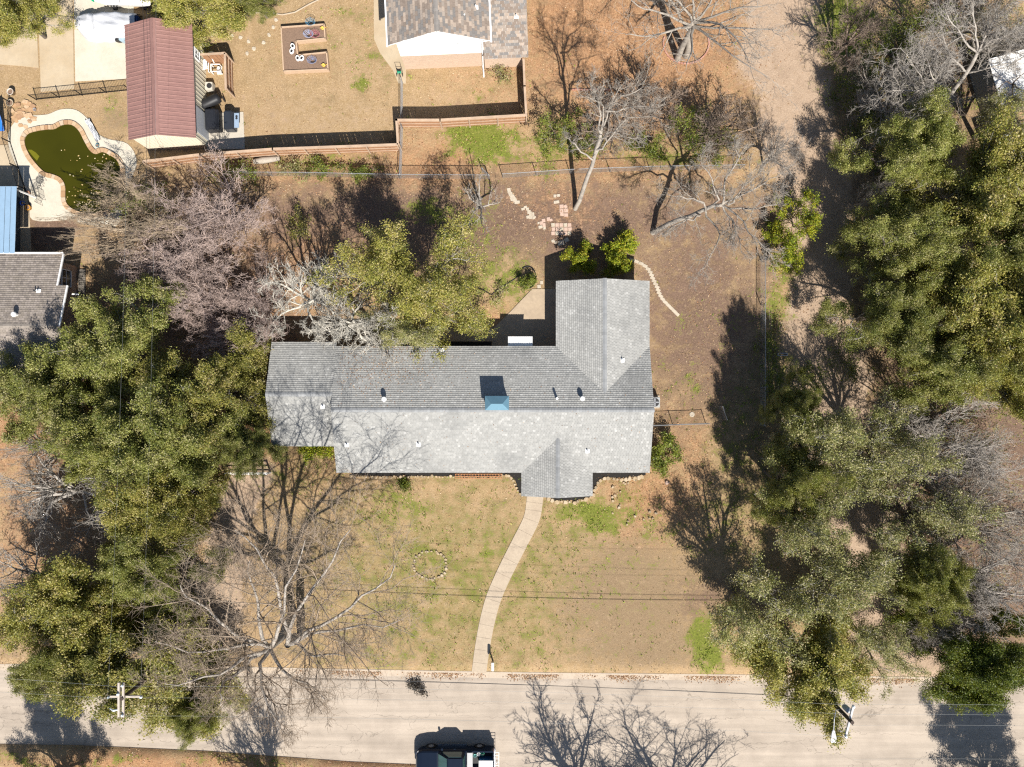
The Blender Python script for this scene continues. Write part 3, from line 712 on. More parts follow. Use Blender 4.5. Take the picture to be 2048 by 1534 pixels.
lw = thing('sun_room', 'dark sided room with two white framed windows beside the patio cover', 'room', (W(40, 450).x, W(40, 450).y, 0))
xw = W(66, 450).x - 1.6; o = lw.location
MB().box((-.9, 0, 1.25), (1.9, 4.2, 2.5)).build('wall', M('slate_siding', (.06, .07, .085), .8, .15, 6), lw)
for dy in (-.9, .7): window(lw, (.06, dy, 1.4), .9, 1.3, math.pi / 2, (2, 3))
MB().box((-.9, 0, 2.53), (2.0, 4.3, .08)).build('roof', M('dark_roof', (.05, .055, .06), .8), lw)

# --- shed with red metal roof
sc = W(320.5, 163, 2.9); sh = thing('metal_shed', 'cream metal shed with ribbed dark red metal roof', 'shed', (sc.x, sc.y, 0), math.radians(2.0))
REDM = M('red_metal', (.30, .165, .14), .5, .10, 3, col2=(.26, .14, .12), scale2=.8, lo=.4, hi=.7, spec=.4)
CREAM = M('cream_metal', (.60, .55, .43), .5, .06, 3)
sw, sl, ze, zr = 2.47, 4.15, 2.9, 3.9
walls(sh, -sw + .2, sw - .2, -sl + .1, sl - .1, ze - .05, CREAM, 'y', zr - .1)
npan = 9; pw = 2 * sl / npan
prof = [(0, 0)]; 
for r_ in range(3):
    c0 = (r_ + .5) * pw / 3; prof += [(c0 - .045, 0), (c0 - .02, .03), (c0 + .02, .03), (c0 + .045, 0)]
prof += [(pw - .004, 0)]
for sgn in (1, -1):
    proto = None
    for i in range(npan):
        if proto is None:
            m = MB(); L = math.hypot(sw, zr - ze); n_ = len(prof)
            for q, (a, h) in enumerate(prof):
                nx, nz = (zr - ze) / L, sw / L
                m.v += [(sgn * (sw + h * nx), a, ze + h * nz), (sgn * h * nx, a, zr + h * nz)]
                if q: m.f.append((2 * q - 2, 2 * q - 1, 2 * q + 1, 2 * q) if sgn < 0 else (2 * q, 2 * q + 1, 2 * q - 1, 2 * q - 2))
            m.add([(sgn * sw, 0, ze - .02), (0, 0, zr - .02), (0, pw, zr - .02), (sgn * sw, pw, ze - .02)], [(0, 1, 2, 3)])
            proto = m.build('roof_panel', REDM, sh); proto.location = (0, -sl, 0)
        else: copy_of(proto, sh, (0, -sl + i * pw, 0))
rc = MB(); rc.add([(-.22, -sl - .01, zr - .06), (0, -sl - .01, zr + .045), (.22, -sl - .01, zr - .06), (-.22, sl + .01, zr - .06), (0, sl + .01, zr + .045), (.22, sl + .01, zr - .06)], [(0, 1, 4, 3), (1, 2, 5, 4)]); rc.build('ridge_cap', REDM, sh)
for s_ in (-1, 1):
    for y in (-sl - .02, sl + .02): MB().tube([(s_ * sw, y, ze), (0, y, zr)], .05, 4).build('rake_trim', REDM, sh)
rib = MB(); rib.box((0, 0, 1.4), (.03, .05, 2.8)); ribo = None
for i in range(26):
    y = -sl + .25 + i * .315
    if ribo is None: ribo = rib.build('siding_rib', CREAM, sh); ribo.location = (sw - .19, y, 0)
    else: copy_of(ribo, sh, (sw - .19, y, 0))
for i in range(15):
    x = -sw + .35 + i * .3
    copy_of(ribo, sh, (x, -sl + .09, 0), (0, 0, math.pi / 2))
window(sh, (sw - .17, 2.35, 1.85), .7, .95, math.pi / 2, (2, 3))
MB().box((sw - .14, -2.6, 1.3), (.05, 1.9, 2.5)).build('roll_door', M('pale_door', (.50, .52, .54), .5, .06, 4), sh)
MB().box((sw - .13, -2.6, 2.6), (.09, 2.1, .12)).build('door_header', DARKM, sh)

# --- white metal roofed building glimpsed under the trees, and a second grey one
pr = W(2016, 148, 2.7); wr = thing('white_roof_building', 'white metal roofed building half hidden under bare tree at right edge', 'building', (pr.x + 2.5, pr.y + .3, 0), math.radians(16))
WM = M('white_metal', (.66, .65, .62), .45, .05, 3)
for i in range(9):
    y = -2.0 + i * .45; m = MB()
    m.box((0, y, 2.7), (7.2, .435, .03)); m.box((0, y + .21, 2.73), (7.2, .03, .05)); m.build('roof_panel', WM, wr)
walls(wr, -3.4, 3.4, -2.0, 1.9, 2.65, M('grey_siding', (.35, .36, .36), .8), name='wall')
pr = W(2040, 282, 3.0); gr = thing('grey_roof_shed', 'grey roofed shed showing through a gap in the oaks at right edge', 'shed', (pr.x + .9, pr.y, 0), math.radians(20))
for i in range(6): MB().box((0, -1.1 + i * .42, 2.5), (3.4, .41, .04)).build('roof_panel', M('grey_metal', (.40, .42, .44), .45, .08, 3), gr)
walls(gr, -1.6, 1.6, -1.2, 1.1, 2.45, DARKM, name='wall')

# ------------------------------------------------------------------ fences
CEDAR = M('cedar', (.36, .19, .10), .85, .25, 5, .3, 20, col2=(.24, .125, .07), scale2=1.2, lo=.45, hi=.7)
CEDARP = M('weathered_cedar', (.50, .36, .25), .9, .2, 6, .3, 20, col2=(.38, .27, .19), scale2=1.5, lo=.45, hi=.7)
_pk = {}
def picket(h):
    if h not in _pk:
        m = MB().box((0, 0, h / 2), (.155, .016, h)); o = m.build('picket', CEDAR); _pk[h] = o.data; bpy.data.objects.remove(o)
    return _pk[h]
def wood_fence(name, label, pts, h=1.8, out=1, cap=True):
    """pts world polyline along the ground; rails and posts on the side out"""
    root = thing(name, label, 'fence', (pts[0][0], pts[0][1], 0)); O = Vector((pts[0][0], pts[0][1], 0))
    me = picket(h)
    for a, b in zip(pts, pts[1:]):
        a, b = Vector((a[0], a[1], 0)) - O, Vector((b[0], b[1], 0)) - O; d = b - a; L = d.length; d.normalize(); n = Vector((-d.y, d.x, 0)) * out
        rz = math.atan2(d.y, d.x); k = int(L / .146)
        for i in range(k):
            o = link(bpy.data.objects.new('picket', me)); o.parent = root
            p = a + d * ((i + .5) * L / k) + n * (.009 if i % 2 else -.009); o.location = p
            o.rotation_euler = (rnd.gauss(0, .008), rnd.gauss(0, .006), rz); o.scale.z = rnd.uniform(.998, 1.004)
        nb = max(1, round(L / 2.4))
        for i in range(nb + 1):
            p = a + d * (i * L / nb) + n * .10
            MB().box((p.x, p.y, h * .49), (.09, .09, h * .98), rz).build('post', CEDARP, root)
        for i in range(nb):
            q = a + d * ((i + .5) * L / nb) + n * .033
            for z in (.35, .95, 1.5):
                if z < h: MB().box((q.x, q.y, z), (L / nb - .02, .04, .09), rz).build('rail', CEDARP, root)
        if cap:
            q = (a + b) / 2 + n * .03
            MB().box((q.x, q.y, h + .018), (L + .1, .16, .035), rz).build('cap_board', CEDARP, root)
    return root
F1 = WP([(286, 322), (400, 308), (545, 297), (795, 288), (792, 239), (880, 239), (1053, 229)], 1.8)
wood_fence('cedar_fence', 'long cedar plank fence with pale cap board stepping between the back yards', F1, 1.8, -1)
wood_fence('side_fence', 'weathered cedar fence running from the brick wall down to the stepped fence', WP([(1053, 226), (1050, 172), (1048, 119)], 1.8), 1.8, 1)
wood_fence('screen_fence', 'small cedar screen hiding equipment beside the red roofed shed', WP([(402, 110), (449, 107), (451, 178)], 1.7), 1.7, 1)

IRON = M('black_iron', (.018, .017, .017), .5, .1, 8)
bar_me = MB().tube([(0, 0, .05), (0, 0, 1.08)], .011, 4).build('baluster', IRON); _bm = bar_me.data; bpy.data.objects.remove(bar_me)
def iron_fence(name, label, pts, h=1.15):
    O = Vector((*pts[0], 0)); root = thing(name, label, 'fence', O)
    for a, b in zip(pts, pts[1:]):
        a, b = Vector((*a, 0)) - O, Vector((*b, 0)) - O; d = b - a; L = d.length; d.normalize(); k = int(L / .115)
        for i in range(k):
            o = link(bpy.data.objects.new('baluster', _bm)); o.parent = root; o.location = a + d * ((i + .5) * L / k)
        nb = max(1, round(L / 2.0))
        for i in range(nb + 1):
            p = a + d * (i * L / nb); MB().box((p.x, p.y, h / 2), (.055, .055, h), math.atan2(d.y, d.x)).build('post', IRON, root)
        q = (a + b) / 2
        for z in (.12, 1.05): MB().box((q.x, q.y, z), (L, .03, .035), math.atan2(d.y, d.x)).build('rail', IRON, root)
    return root
iron_fence('iron_fence', 'black iron picket fence between the concrete drive and the pool yard', WP([(74, 200), (165, 191), (262, 181)]))
iron_fence('pool_fence', 'black iron fence along the left side of the pool deck', WP([(24, 206), (22, 285), (38, 335), (52, 378), (62, 412)]))

def chain_link(name, label, pts, h=1.2, mat=GALV, cell=.09, posts=3.0):
    O = Vector((*pts[0], 0)); root = thing(name, label, 'fence', O); W_ = []; T = []
    for a, b in zip(pts, pts[1:]):
        a, b = Vector((*a, 0)) - O, Vector((*b, 0)) - O; d = b - a; L = d.length; d.normalize()
        nb = max(1, round(L / posts))
        for i in range(nb + 1):
            p = a + d * (i * L / nb); m = MB().tube([(p.x, p.y, 0), (p.x, p.y, h + .04)], .03, 8); m.lathe([(.032, 0), (.034, .03), (.0, .05)], 8, (p.x, p.y, h + .04)); m.build('post', mat, root)
        MB().tube([a + Vector((0, 0, h)), b + Vector((0, 0, h))], .022, 6).build('top_rail', mat, root)
        for s in (1, -1):
            k = int((L + h) / cell)
            for i in range(k):
                t0 = i * cell - (h if s > 0 else 0); t1 = t0 + s * h
                if s < 0: t0, t1 = i * cell, i * cell - h
                z0, z1 = 0.0, h
                lo, hi = min(t0, t1), max(t0, t1)
                if hi <= 0 or lo >= L: continue
                c0, c1 = max(lo, 0), min(hi, L)
                def zz(t): return z0 + (t - t0) / (t1 - t0) * (z1 - z0)
                W_.append((a + d * c0 + Vector((0, 0, zz(c0) + .02)), a + d * c1 + Vector((0, 0, zz(c1) + .02))))
    m = MB()
    for p, q in W_: m.tube([p, q], .0026, 3, False)
    stuff(m.build('wire_mesh', mat, root))
    return root
chain_link('chain_link_fence', 'galvanised chain link fence along the north edge of the back yard, left of its gate', WP([(470, 352), (620, 353), (800, 357), (978, 358)]))
chain_link('chain_link_fence', 'galvanised chain link fence right of the gate opening by the bright green grass', WP([(1006, 356), (1140, 347), (1300, 341), (1480, 338)]))
chain_link('side_yard_fence', 'chain link fence between the side yard and the dirt lane', WP([(1521, 520), (1521, 700), (1520, 850)]))
chain_link('cross_fence', 'short chain link fence leading off the right end wall of the house', WP([(1296, 850), (1345, 848), (1411, 846)], 0))
chain_link('gate', 'chain link gate standing open in the shaded side yard', WP([(1446, 838), (1437, 812)]), 1.2, posts=4)
chain_link('boundary_fence', 'old chain link fence running from the tall house down to the back yard fence', WP([(806, 168), (806, 240), (806, 258), (803, 356)]), 1.15)
chain_link('yard_gate', 'small chain link gate ajar beside the bright green grass', WP([(979, 358), (965, 344)]), 1.1, posts=4)

# ------------------------------------------------------------------ pool
pw_px = [(50, 282), (57, 268), (75, 262), (95, 259), (110, 258), (126, 250), (145, 250), (160, 262), (170, 281), (181, 300), (192, 308), (206, 304), (222, 311), (236, 321), (243, 338), (240, 365), (232, 395), (215, 420), (185, 428), (158, 424), (140, 414), (132, 400), (131, 372), (122, 357), (106, 350), (90, 345), (72, 327), (57, 305)]
pool_o = W(130, 330)
pool = thing('swimming_pool', 'free form swimming pool of murky green water with stone coping', 'pool', pool_o)
wl_ = [(x - pool_o.x, y - pool_o.y) for x, y in smooth_loop([tuple(W(u, v)[:2]) for u, v in pw_px], 5)]
def water_mat():
    m = bpy.data.materials.new('pool_water'); m.use_nodes = True
    n = m.node_tree.nodes; l = m.node_tree.links; p = n['Principled BSDF']
    p.inputs['Roughness'].default_value = .06; p.inputs['IOR'].default_value = 1.33
    tc = n.new('ShaderNodeTexCoord'); no = n.new('ShaderNodeTexNoise'); no.inputs['Scale'].default_value = .35; l.new(tc.outputs['Object'], no.inputs['Vector'])
    cr = n.new('ShaderNodeMix'); cr.data_type = 'RGBA'; l.new(no.outputs['Fac'], cr.inputs[0]); cr.inputs[6].default_value = (.022, .022, .001, 1); cr.inputs[7].default_value = (.042, .040, .002, 1)
    l.new(cr.outputs[2], p.inputs['Base Color'])
    return m
MB().prism(wl_, -.02, .07).build('water', water_mat(), pool)
MB().prism([(x, y) for x, y in [tuple((W(u, v) - pool_o)[:2]) for u, v in ((57, 300), (66, 312), (75, 322), (80, 313), (72, 305), (64, 300))]], .05, .073).build('step_ledge', M('submerged_step', (.15, .14, .01), .1, .1, 3), pool)
# coping stones: one object per stone
nW = len(wl_); acc = 0; i = 0
COP = [M('coping_a', (.46, .30, .17), .8, .15, 8), M('coping_b', (.53, .37, .23), .8, .15, 8), M('coping_c', (.40, .24, .13), .8, .15, 8), M('coping_d', (.52, .40, .28), .8, .15, 8)]
def outn(i):
    a, b = Vector(wl_[i - 1]), Vector(wl_[(i + 1) % nW]); d = (b - a).normalized(); return Vector((-d.y, d.x))
area = sum(wl_[i][0] * wl_[(i + 1) % nW][1] - wl_[(i + 1) % nW][0] * wl_[i][1] for i in range(nW)); sg = -1 if area > 0 else 1
for i in range(0, nW, 2):
    j = (i + 2) % nW; pts_i = []; pts_o = []
    for t in (i, (i + 1) % nW, j):
        q = Vector(wl_[t]); nrm = outn(t) * sg; pts_i.append(q - nrm * .03); pts_o.append(q + nrm * .30)
    g = (pts_i[2] - pts_i[0]).normalized() * .012
    poly = [pts_i[0] + g, pts_i[1], pts_i[2] - g, pts_o[2] - g, pts_o[1], pts_o[0] + g]
    MB().prism([tuple(q) for q in poly], .0, .16 + rnd.uniform(-.006, .006)).build('coping_stone', COP[rnd.choice((0, 0, 1, 1, 2, 3))], pool)
deck_px = [(18, 266), (32, 243), (60, 232), (95, 229), (122, 219), (152, 220), (176, 238), (192, 264), (216, 278), (256, 288), (274, 322), (262, 362), (250, 402), (232, 452), (160, 446), (156, 432), (130, 440), (66, 440), (60, 405), (46, 360), (28, 320), (18, 292)]
structure(MB().prism([tuple(q) for q in smooth_loop([tuple(W(u, v)[:2]) for u, v in deck_px], 4)], -.02, .055).build('pool_deck', DRVW, bevel=.01))
structure(MB().prism(WP([(-120, 290), (16, 290), (44, 362), (58, 405), (64, 520), (-120, 520)]), -.02, .05).build('patio_slab', DRV, bevel=.01))
# floating leaves on the water
lv = MB()
for _ in range(150):
    x, y = (rnd.uniform(W(120, 0).x, W(240, 0).x), rnd.uniform(W(0, 425).y, W(0, 300).y)) if _ % 3 == 0 else (rnd.gauss(W(185, 0).x, .9), rnd.gauss(W(0, 405).y, .55))
    if inpoly(np.array([x - pool_o.x]), np.array([y - pool_o.y]), wl_)[0]:
        a = rnd.uniform(0, 6.3); s = rnd.uniform(.03, .075); c = rnd.choice(((.5, .36, .16), (.42, .28, .1), (.6, .5, .3))); lv.col = c
        lv.add([(x + s * math.cos(a + t), y + s * (.55 if t % 3.1 > .2 else 1) * math.sin(a + t), .078) for t in (0, 1.57, 3.14, 4.71)], [(0, 1, 2, 3)])
lo = lv.build('floating_leaves', DRYLEAF); stuff(lo); lo['label'] = 'dry leaves floating on the green pool'; lo['category'] = 'leaves'

# flagstone patch of loose stones beside the pool
STONE = [M('flagstone_a', (.46, .29, .16), .9, .2, 6, .3), M('flagstone_b', (.52, .36, .22), .9, .2, 6, .3), M('flagstone_c', (.38, .23, .13), .9, .2, 6, .3)]
fl = thing('flagstone_pile', 'spread of loose orange brown flagstones at the corner of the pool fence', 'stones', W(45, 228))
for i in range(46):
    u, v = rnd.uniform(24, 70), rnd.uniform(203, 258)
    if (u - 20) * .9 + (v - 200) > 88: continue
    p = W(u, v) - fl.location; n_ = rnd.randint(4, 6); r = rnd.uniform(.16, .34); a0 = rnd.uniform(0, 6)
    MB().prism([(p.x + r * rnd.uniform(.7, 1.1) * math.cos(a0 + 6.283 * k / n_), p.y + .7 * r * rnd.uniform(.7, 1.1) * math.sin(a0 + 6.283 * k / n_)) for k in range(n_)], .0, rnd.uniform(.05, .13)).build('flagstone', rnd.choice(STONE), fl)

def rock(parent, x, y, r, mat, h=None, name='stone', seed=None):
    n_ = 7; a0 = rnd.uniform(0, 6); h = h or r * .8
    rs = [r * rnd.uniform(.75, 1.15) for _ in range(n_)]
    P = [(x + rs[k] * math.cos(a0 + 6.283 * k / n_), y + rs[k] * math.sin(a0 + 6.283 * k / n_)) for k in range(n_)]
    T = [(x + (px - x) * .68 + rnd.uniform(-.02, .02), y + (py - y) * .68) for px, py in P]
    return MB().prism(P, -.03, h, T).build(name, mat, parent)

# flower beds with black mulch along the house front, edged with stones
MULCH = M('black_mulch', (.022, .02, .018), .95, .4, 20, .8, 60)
BSTONE = [M('bed_stone_a', (.42, .32, .20), .9, .3, 7, .3), M('bed_stone_b', (.33, .26, .17), .9, .3, 7, .3), M('bed_stone_c', (.48, .39, .27), .9, .2, 7, .3)]
def bed(name, label, poly_px, edge_px, step=9, r=(.11, .19)):
    o = W(*edge_px[0]); root = thing(name, label, 'flower bed', o)
    MB().prism([(x - o.x, y - o.y) for x, y in WP(poly_px)], -.02, .05).build('mulch', MULCH, root)
    e = smooth_line([(float(a), float(b)) for a, b in edge_px], 4); d = 0; last = e[0]
    for a, b in zip(e, e[1:]):
        L = math.dist(a, b); t = step - d if d else 0
        while t < L:
            u, v = a[0] + (b[0] - a[0]) * t / L, a[1] + (b[1] - a[1]) * t / L; p = W(u + rnd.uniform(-1.5, 1.5), v + rnd.uniform(-1.5, 1.5)) - o
            rock(root, p.x, p.y, rnd.uniform(*r), rnd.choice(BSTONE), rnd.uniform(.07, .15)); t += step * rnd.uniform(.8, 1.15)
        d = (d + L) % step
    return root
bed('long_flower_bed', 'long narrow black mulch bed edged with small stones under the front eave', [(695, 925), (1045, 925), (1045, 990), (1038, 982), (1030, 960), (1015, 950), (960, 952), (800, 952), (705, 951)],
    [(704, 953), (760, 954), (850, 953), (940, 953), (985, 955), (1012, 950), (1026, 960), (1031, 975), (1040, 987), (1046, 998)], 7, (.08, .17))
bed('porch_flower_bed', 'black mulch bed curving round the porch corner with larger pale stones', [(1090, 985), (1180, 985), (1183, 935), (1292, 935), (1291, 950), (1255, 955), (1205, 955), (1192, 970), (1186, 985), (1178, 995), (1150, 1000), (1110, 1000)],
    [(1097, 998), (1112, 1002), (1140, 1004), (1165, 1001), (1184, 992), (1191, 978), (1197, 963), (1212, 956), (1235, 958), (1262, 957), (1289, 951)], 8.5, (.12, .25))
bp = W(884, 690); br = thing('back_flower_bed', 'dark soil strip against the back wall beside the patio', 'flower bed', bp)
MB().prism([(x - bp.x, y - bp.y) for x, y in WP([(800, 684), (983, 684), (983, 704), (800, 704)])], -.02, .05).build('mulch', MULCH, br)
def ring(name, label, c, ru, rv, n, r, mats):
    o = W(*c); root = thing(name, label, 'stone ring', o)
    for k in range(n):
        a = 6.283 * k / n + rnd.uniform(-.08, .08); e = rnd.uniform(.94, 1.06)
        rock(root, ru / 26 * e * math.cos(a), rv / 26 * e * math.sin(a), rnd.uniform(*r), rnd.choice(mats), rnd.uniform(.06, .13))
    return root
ring('lawn_stone_ring', 'ring of rough brown stones in the front lawn, left of the walk', (861, 1130), 33, 28, 30, (.09, .16), BSTONE)
ring('yard_stone_ring', 'dark stone ring in the oak shadow of the back yard', (890, 450), 20, 17, 24, (.06, .1), [BSTONE[1], STONE[2]])
PINKB = [M('edge_brick_a', (.50, .27, .20), .9, .15, 8), M('edge_brick_b', (.42, .21, .15), .9, .15, 8)]
o = W(1372, 95); root = thing('brick_tree_ring', 'ring of pinkish bricks around the big bare tree at the top', 'brick edging', o)
for k in range(30):
    a = math.radians(165 + k * 210 / 29); x, y = 1.75 * math.cos(a), 1.55 * math.sin(a) + .3
    MB().box((x, y, .04), (.2, .1, .12), a + math.pi / 2 + rnd.uniform(-.2, .2)).build('brick', rnd.choice(PINKB), root)
# red edging wall pieces in the thicket
o = W(1180, 180); root = thing('brick_edging', 'row of red edging blocks in the shade behind the thicket', 'brick edging', o)
for k in range(14): MB().box((-1.3 + k * .22, .02 * math.sin(k), .06), (.2, .1, .14), rnd.uniform(-.1, .1)).build('brick', PINKB[1], root)

# ------------------------------------------------------------------ stepping stones and pavers
SLAB = M('stepping_slab', (.52, .45, .35), .9, .12, 6, .3, col2=(.43, .36, .27), scale2=2, lo=.45, hi=.7)
SLABP = M('pink_slab', (.52, .37, .29), .9, .12, 6, .3)
def stepping(name, label, pts, cat='path'):
    o = W(*pts[0][:2]); root = thing(name, label, cat, o)
    for q in pts:
        u, v, w, h, a = q[:5]; m = q[5] if len(q) > 5 else SLAB; p = W(u, v) - o
        MB().box((p.x, p.y, .01), (w / 26, h / 26, .06 + rnd.uniform(0, .015)), math.radians(a)).build('paver', m, root, bevel=.012)
    return root
arc = [(424, 70), (444, 68), (464, 71), (481, 75), (497, 83), (508, 97), (494, 107)]
o = W(424, 70); root = thing('garden_stepping_stones', 'curved line of round pale stepping stones on the dry lawn by the shed', 'path', o)
for u, v in arc + [(527, 85), (538, 70), (547, 54), (552, 40)]:
    p = W(u, v) - o; rock(root, p.x, p.y, .19, SLAB, .06, 'stepping_stone')
P1 = [(1018, 381, 7, 10, 10), (1021, 388, 8, 7, 20), (1025, 394, 9, 8, 30), (1029, 400, 9, 8, 25), (1024, 398, 7, 7, 20), (1033, 405, 8, 6, 0), (1037, 404, 5, 6, 0)]
P2 = [(1046, 418, 7, 5, 20), (1051, 414, 6, 5, 10), (1055, 418, 6, 6, 0), (1058, 424, 7, 8, 5), (1061, 428, 6, 10, 5), (1066, 429, 5, 9, 8), (1056, 434, 7, 6, 8), (1061, 435, 6, 6, 0), (1067, 436, 5, 5, 10), (1070, 434, 3, 4, 0)]
P3 = [(1087, 441, 7, 7, 5, SLABP), (1083, 446, 7, 7, 8, SLABP), (1088, 450, 6, 8, 5, SLABP), (1081, 454, 8, 6, 10), (1089, 456, 5, 6, 0), (1097, 438, 7, 7, 10, SLABP), (1102, 440, 6, 5, 20, SLABP), (1077, 446, 4, 4, 0)]
P4 = [(1110, 392, 6, 6, 0), (1117, 391, 6, 6, 0), (1113, 404, 11, 6, 8)]
P5 = [(1123, 413, 8, 8, 2, SLABP), (1131, 413, 6, 7, 30, SLABP), (1123, 422, 8, 8, 2, SLABP), (1132, 421, 8, 8, 2, SLABP), (1124, 429, 8, 6, -10, SLABP), (1132, 430, 8, 7, 2, SLABP)]
P6 = [(1106 + 8.2 * i + (j % 2), 450 + 8.3 * j, 7.2, 7.4, 3, SLABP if (i + j) % 3 else SLAB) for i in range(5) for j in range(3)]
P7 = [(1106, 482, 6, 6, 40), (1111, 485, 5, 5, 10), (1122, 486, 13, 9, 12), (1133, 480, 9, 8, 30), (1083, 565, 6, 7, 0), (1078, 573, 7, 7, 5)]
stepping('paver_path', 'trail of jumbled white pavers starting near the gate', P1)
stepping('paver_path', 'zigzag cluster of loose white pavers in the bare yard', P2)
stepping('paver_path', 'cluster of pinkish pavers nearest the shrub shadow', P3)
stepping('paver_path', 'three stray pale pavers left of the leaning trunk', P4)
stepping('round_paver_set', 'circular set of pink pavers at the foot of the leaning trunk', P5, 'pavers')
stepping('shaded_paver_patch', 'square patch of pavers under the shrub shadow', P6, 'pavers')
stepping('patio_corner_pavers', 'few scattered slabs at the corner of the garage shadow', P7, 'pavers')
cl = [(1263, 520), (1273, 523), (1282, 527), (1290, 532), (1296, 538), (1300, 544), (1303, 550), (1305, 556), (1308, 562), (1311, 568), (1314, 574), (1316, 580), (1318, 586), (1321, 592), (1325, 598), (1330, 604), (1336, 610), (1342, 616), (1348, 622), (1354, 628)]
stepping('curved_slab_path', 'curved path of narrow pale slabs right of the rear wing', [(u, v, 9.5, 6.2, -20 - i * 1.2) for i, (u, v) in enumerate(cl)])

# ------------------------------------------------------------------ raised garden bed and ornaments
o = W(605, 98); gb = thing('raised_garden_bed', 'C shaped raised bed of pale timber filled with brown mulch', 'garden bed', o)
BZ = .5; SOIL = M('bed_soil', (.22, .145, .10), .95, .35, 14, .8, 50)
outl = WP([(562, 54), (648, 48), (650, 76), (592, 82), (595, 110), (653, 104), (656, 138), (567, 142)], BZ)
outl = [(x - o.x, y - o.y) for x, y in outl]
MB().prism(outl, -.02, BZ - .12).build('mulch', SOIL, gb)
TIMB = M('pale_timber', (.52, .37, .25), .85, .15, 5, .25)
for a, b in zip(outl, outl[1:] + outl[:1]):
    a, b = Vector(a), Vector(b); d = b - a; q = (a + b) / 2; rz = math.atan2(d.y, d.x)
    for z in (BZ * .25, BZ * .75): MB().box((q.x, q.y, z), (d.length + .05, .09, BZ * .49), rz).build('plank', TIMB, gb)
for (u, v, a, lab) in ((586, 93, 20, 'white planter, upper of the pair on the left side of the garden bed'), (584, 103, -10, 'white egg shaped planter below its twin on the left side of the garden bed'),
                       (596, 117, 10, 'left one of two white egg shaped planters side by side in the garden bed'), (604, 117, -25, 'right one of two white egg shaped planters side by side in the garden bed')):
    p = W(u, v, .5); t = thing('planter', lab, 'planter', (p.x, p.y, BZ - .12), math.radians(a), 'white planters in the garden bed')
    m = MB().lathe([(.06, 0), (.13, .04), (.17, .14), (.165, .24), (.13, .3), (.10, .27), (.09, .2)], 14); ob = m.build('pot', WHITE, t, smooth=True); ob.scale = (1, 1.35, 1)
    ob = MB().lathe([(.10, .2), (.095, .255), (.0, .262)], 12).build('soil', DARKM, t); ob.scale = (1, 1.2, 1)
# toys and wire plant cages
for (u, v, c, lab) in ((622, 46, (.10, .3, .45), 'blue wire plant cage at the top edge of the garden bed'), (618, 70, (.35, .42, .6), 'pale blue wire cage lying in the upper arm of the bed'), (631, 70, (.5, .15, .2), 'red wire cage lying in the upper arm of the bed'), (625, 122, (.25, .32, .5), 'bent wire cage heap in the lower arm of the bed')):
    p = W(u, v, .5); t = thing('plant_cage', lab, 'plant cage', (p.x, p.y, BZ - .12)); mt = M('wire_%d_%d' % (u, v), c, .5)
    for r_ in range(4):
        rr = .14 + .05 * r_; MB().tube([(rr * math.cos(k * .6283) * 1.3, rr * math.sin(k * .6283), .06 + .1 * r_) for k in range(11)], .012, 4).build('hoop', mt, t)
    for k in range(4): MB().tube([(.14 * math.cos(k * 1.57) * 1.3, .14 * math.sin(k * 1.57), 0), (.3 * math.cos(k * 1.57) * 1.3, .3 * math.sin(k * 1.57), .42)], .012, 4).build('wire_leg', mt, t)
for (u, v, lab) in ((645, 56, 'yellow watering can at the upper right corner of the bed'), (647, 130, 'small yellow watering can in the lower right corner of the bed')):
    p = W(u, v, .5); t = thing('watering_can', lab, 'watering can', (p.x, p.y, BZ - .12)); YE = M('yellow_plastic', (.62, .40, .08), .5)
    MB().lathe([(.12, 0), (.13, .16), (.09, .2), (.08, .17)], 12).build('body', YE, t, smooth=True); MB().tube([(.1, 0, .05), (.2, .02, .14), (.27, .03, .2)], [.025, .02, .03], 6).build('spout', YE, t)
    MB().tube([(-.1, 0, .05), (-.19, 0, .1), (-.17, 0, .2), (-.05, 0, .23)], .014, 6).build('handle', YE, t)
# garden hose reel and cart by the gate
p = W(800, 148); t = thing('hose_cart', 'green and black hose cart at the corner of the pale brick wall', 'hose cart', p)
GRN = M('green_plastic', (.02, .28, .16), .5); BLK = M('black_plastic', (.02, .02, .022), .5)
MB().lathe([(.16, -.14), (.16, -.12), (.1, -.11), (.1, .11), (.16, .12), (.16, .14)], 14, (0, 0, .35), 'x').build('reel', GRN, t)
for x in (-.22, .22): MB().lathe([(.12, -.02), (.12, .02)], 14, (x, -.12, .12), 'x').build('wheel', BLK, t)
MB().tube([(-.2, .1, .1), (-.2, .25, .8), (.2, .25, .8), (.2, .1, .1)], .02, 6).build('frame', BLK, t)
# hose loops on the grass
hp = [(953, 578), (958, 577), (965, 579), (975, 585), (983, 589), (990, 583), (1005, 573), (1020, 564), (1032, 556), (1040, 549)]
hs = [W(u, v, 0) + Vector((0, 0, .03)) for u, v in smooth_line([(float(a), float(b)) for a, b in hp], 4)]
tag(MB().tube(hs, .034, 6).build('garden_hose', BLK, smooth=True), 'black hose bent in a wide V on the grass', 'hose')
hs = [W(1055 + 17 * math.cos(a), 555 + 22 * math.sin(a), 0) + Vector((0, 0, .05)) for a in [i * .3 - 2.2 for i in range(15)]]
tag(MB().tube(hs, .045, 6).build('bed_edging', BLK, smooth=True), 'black plastic edging curved around the small round bush', 'edging')

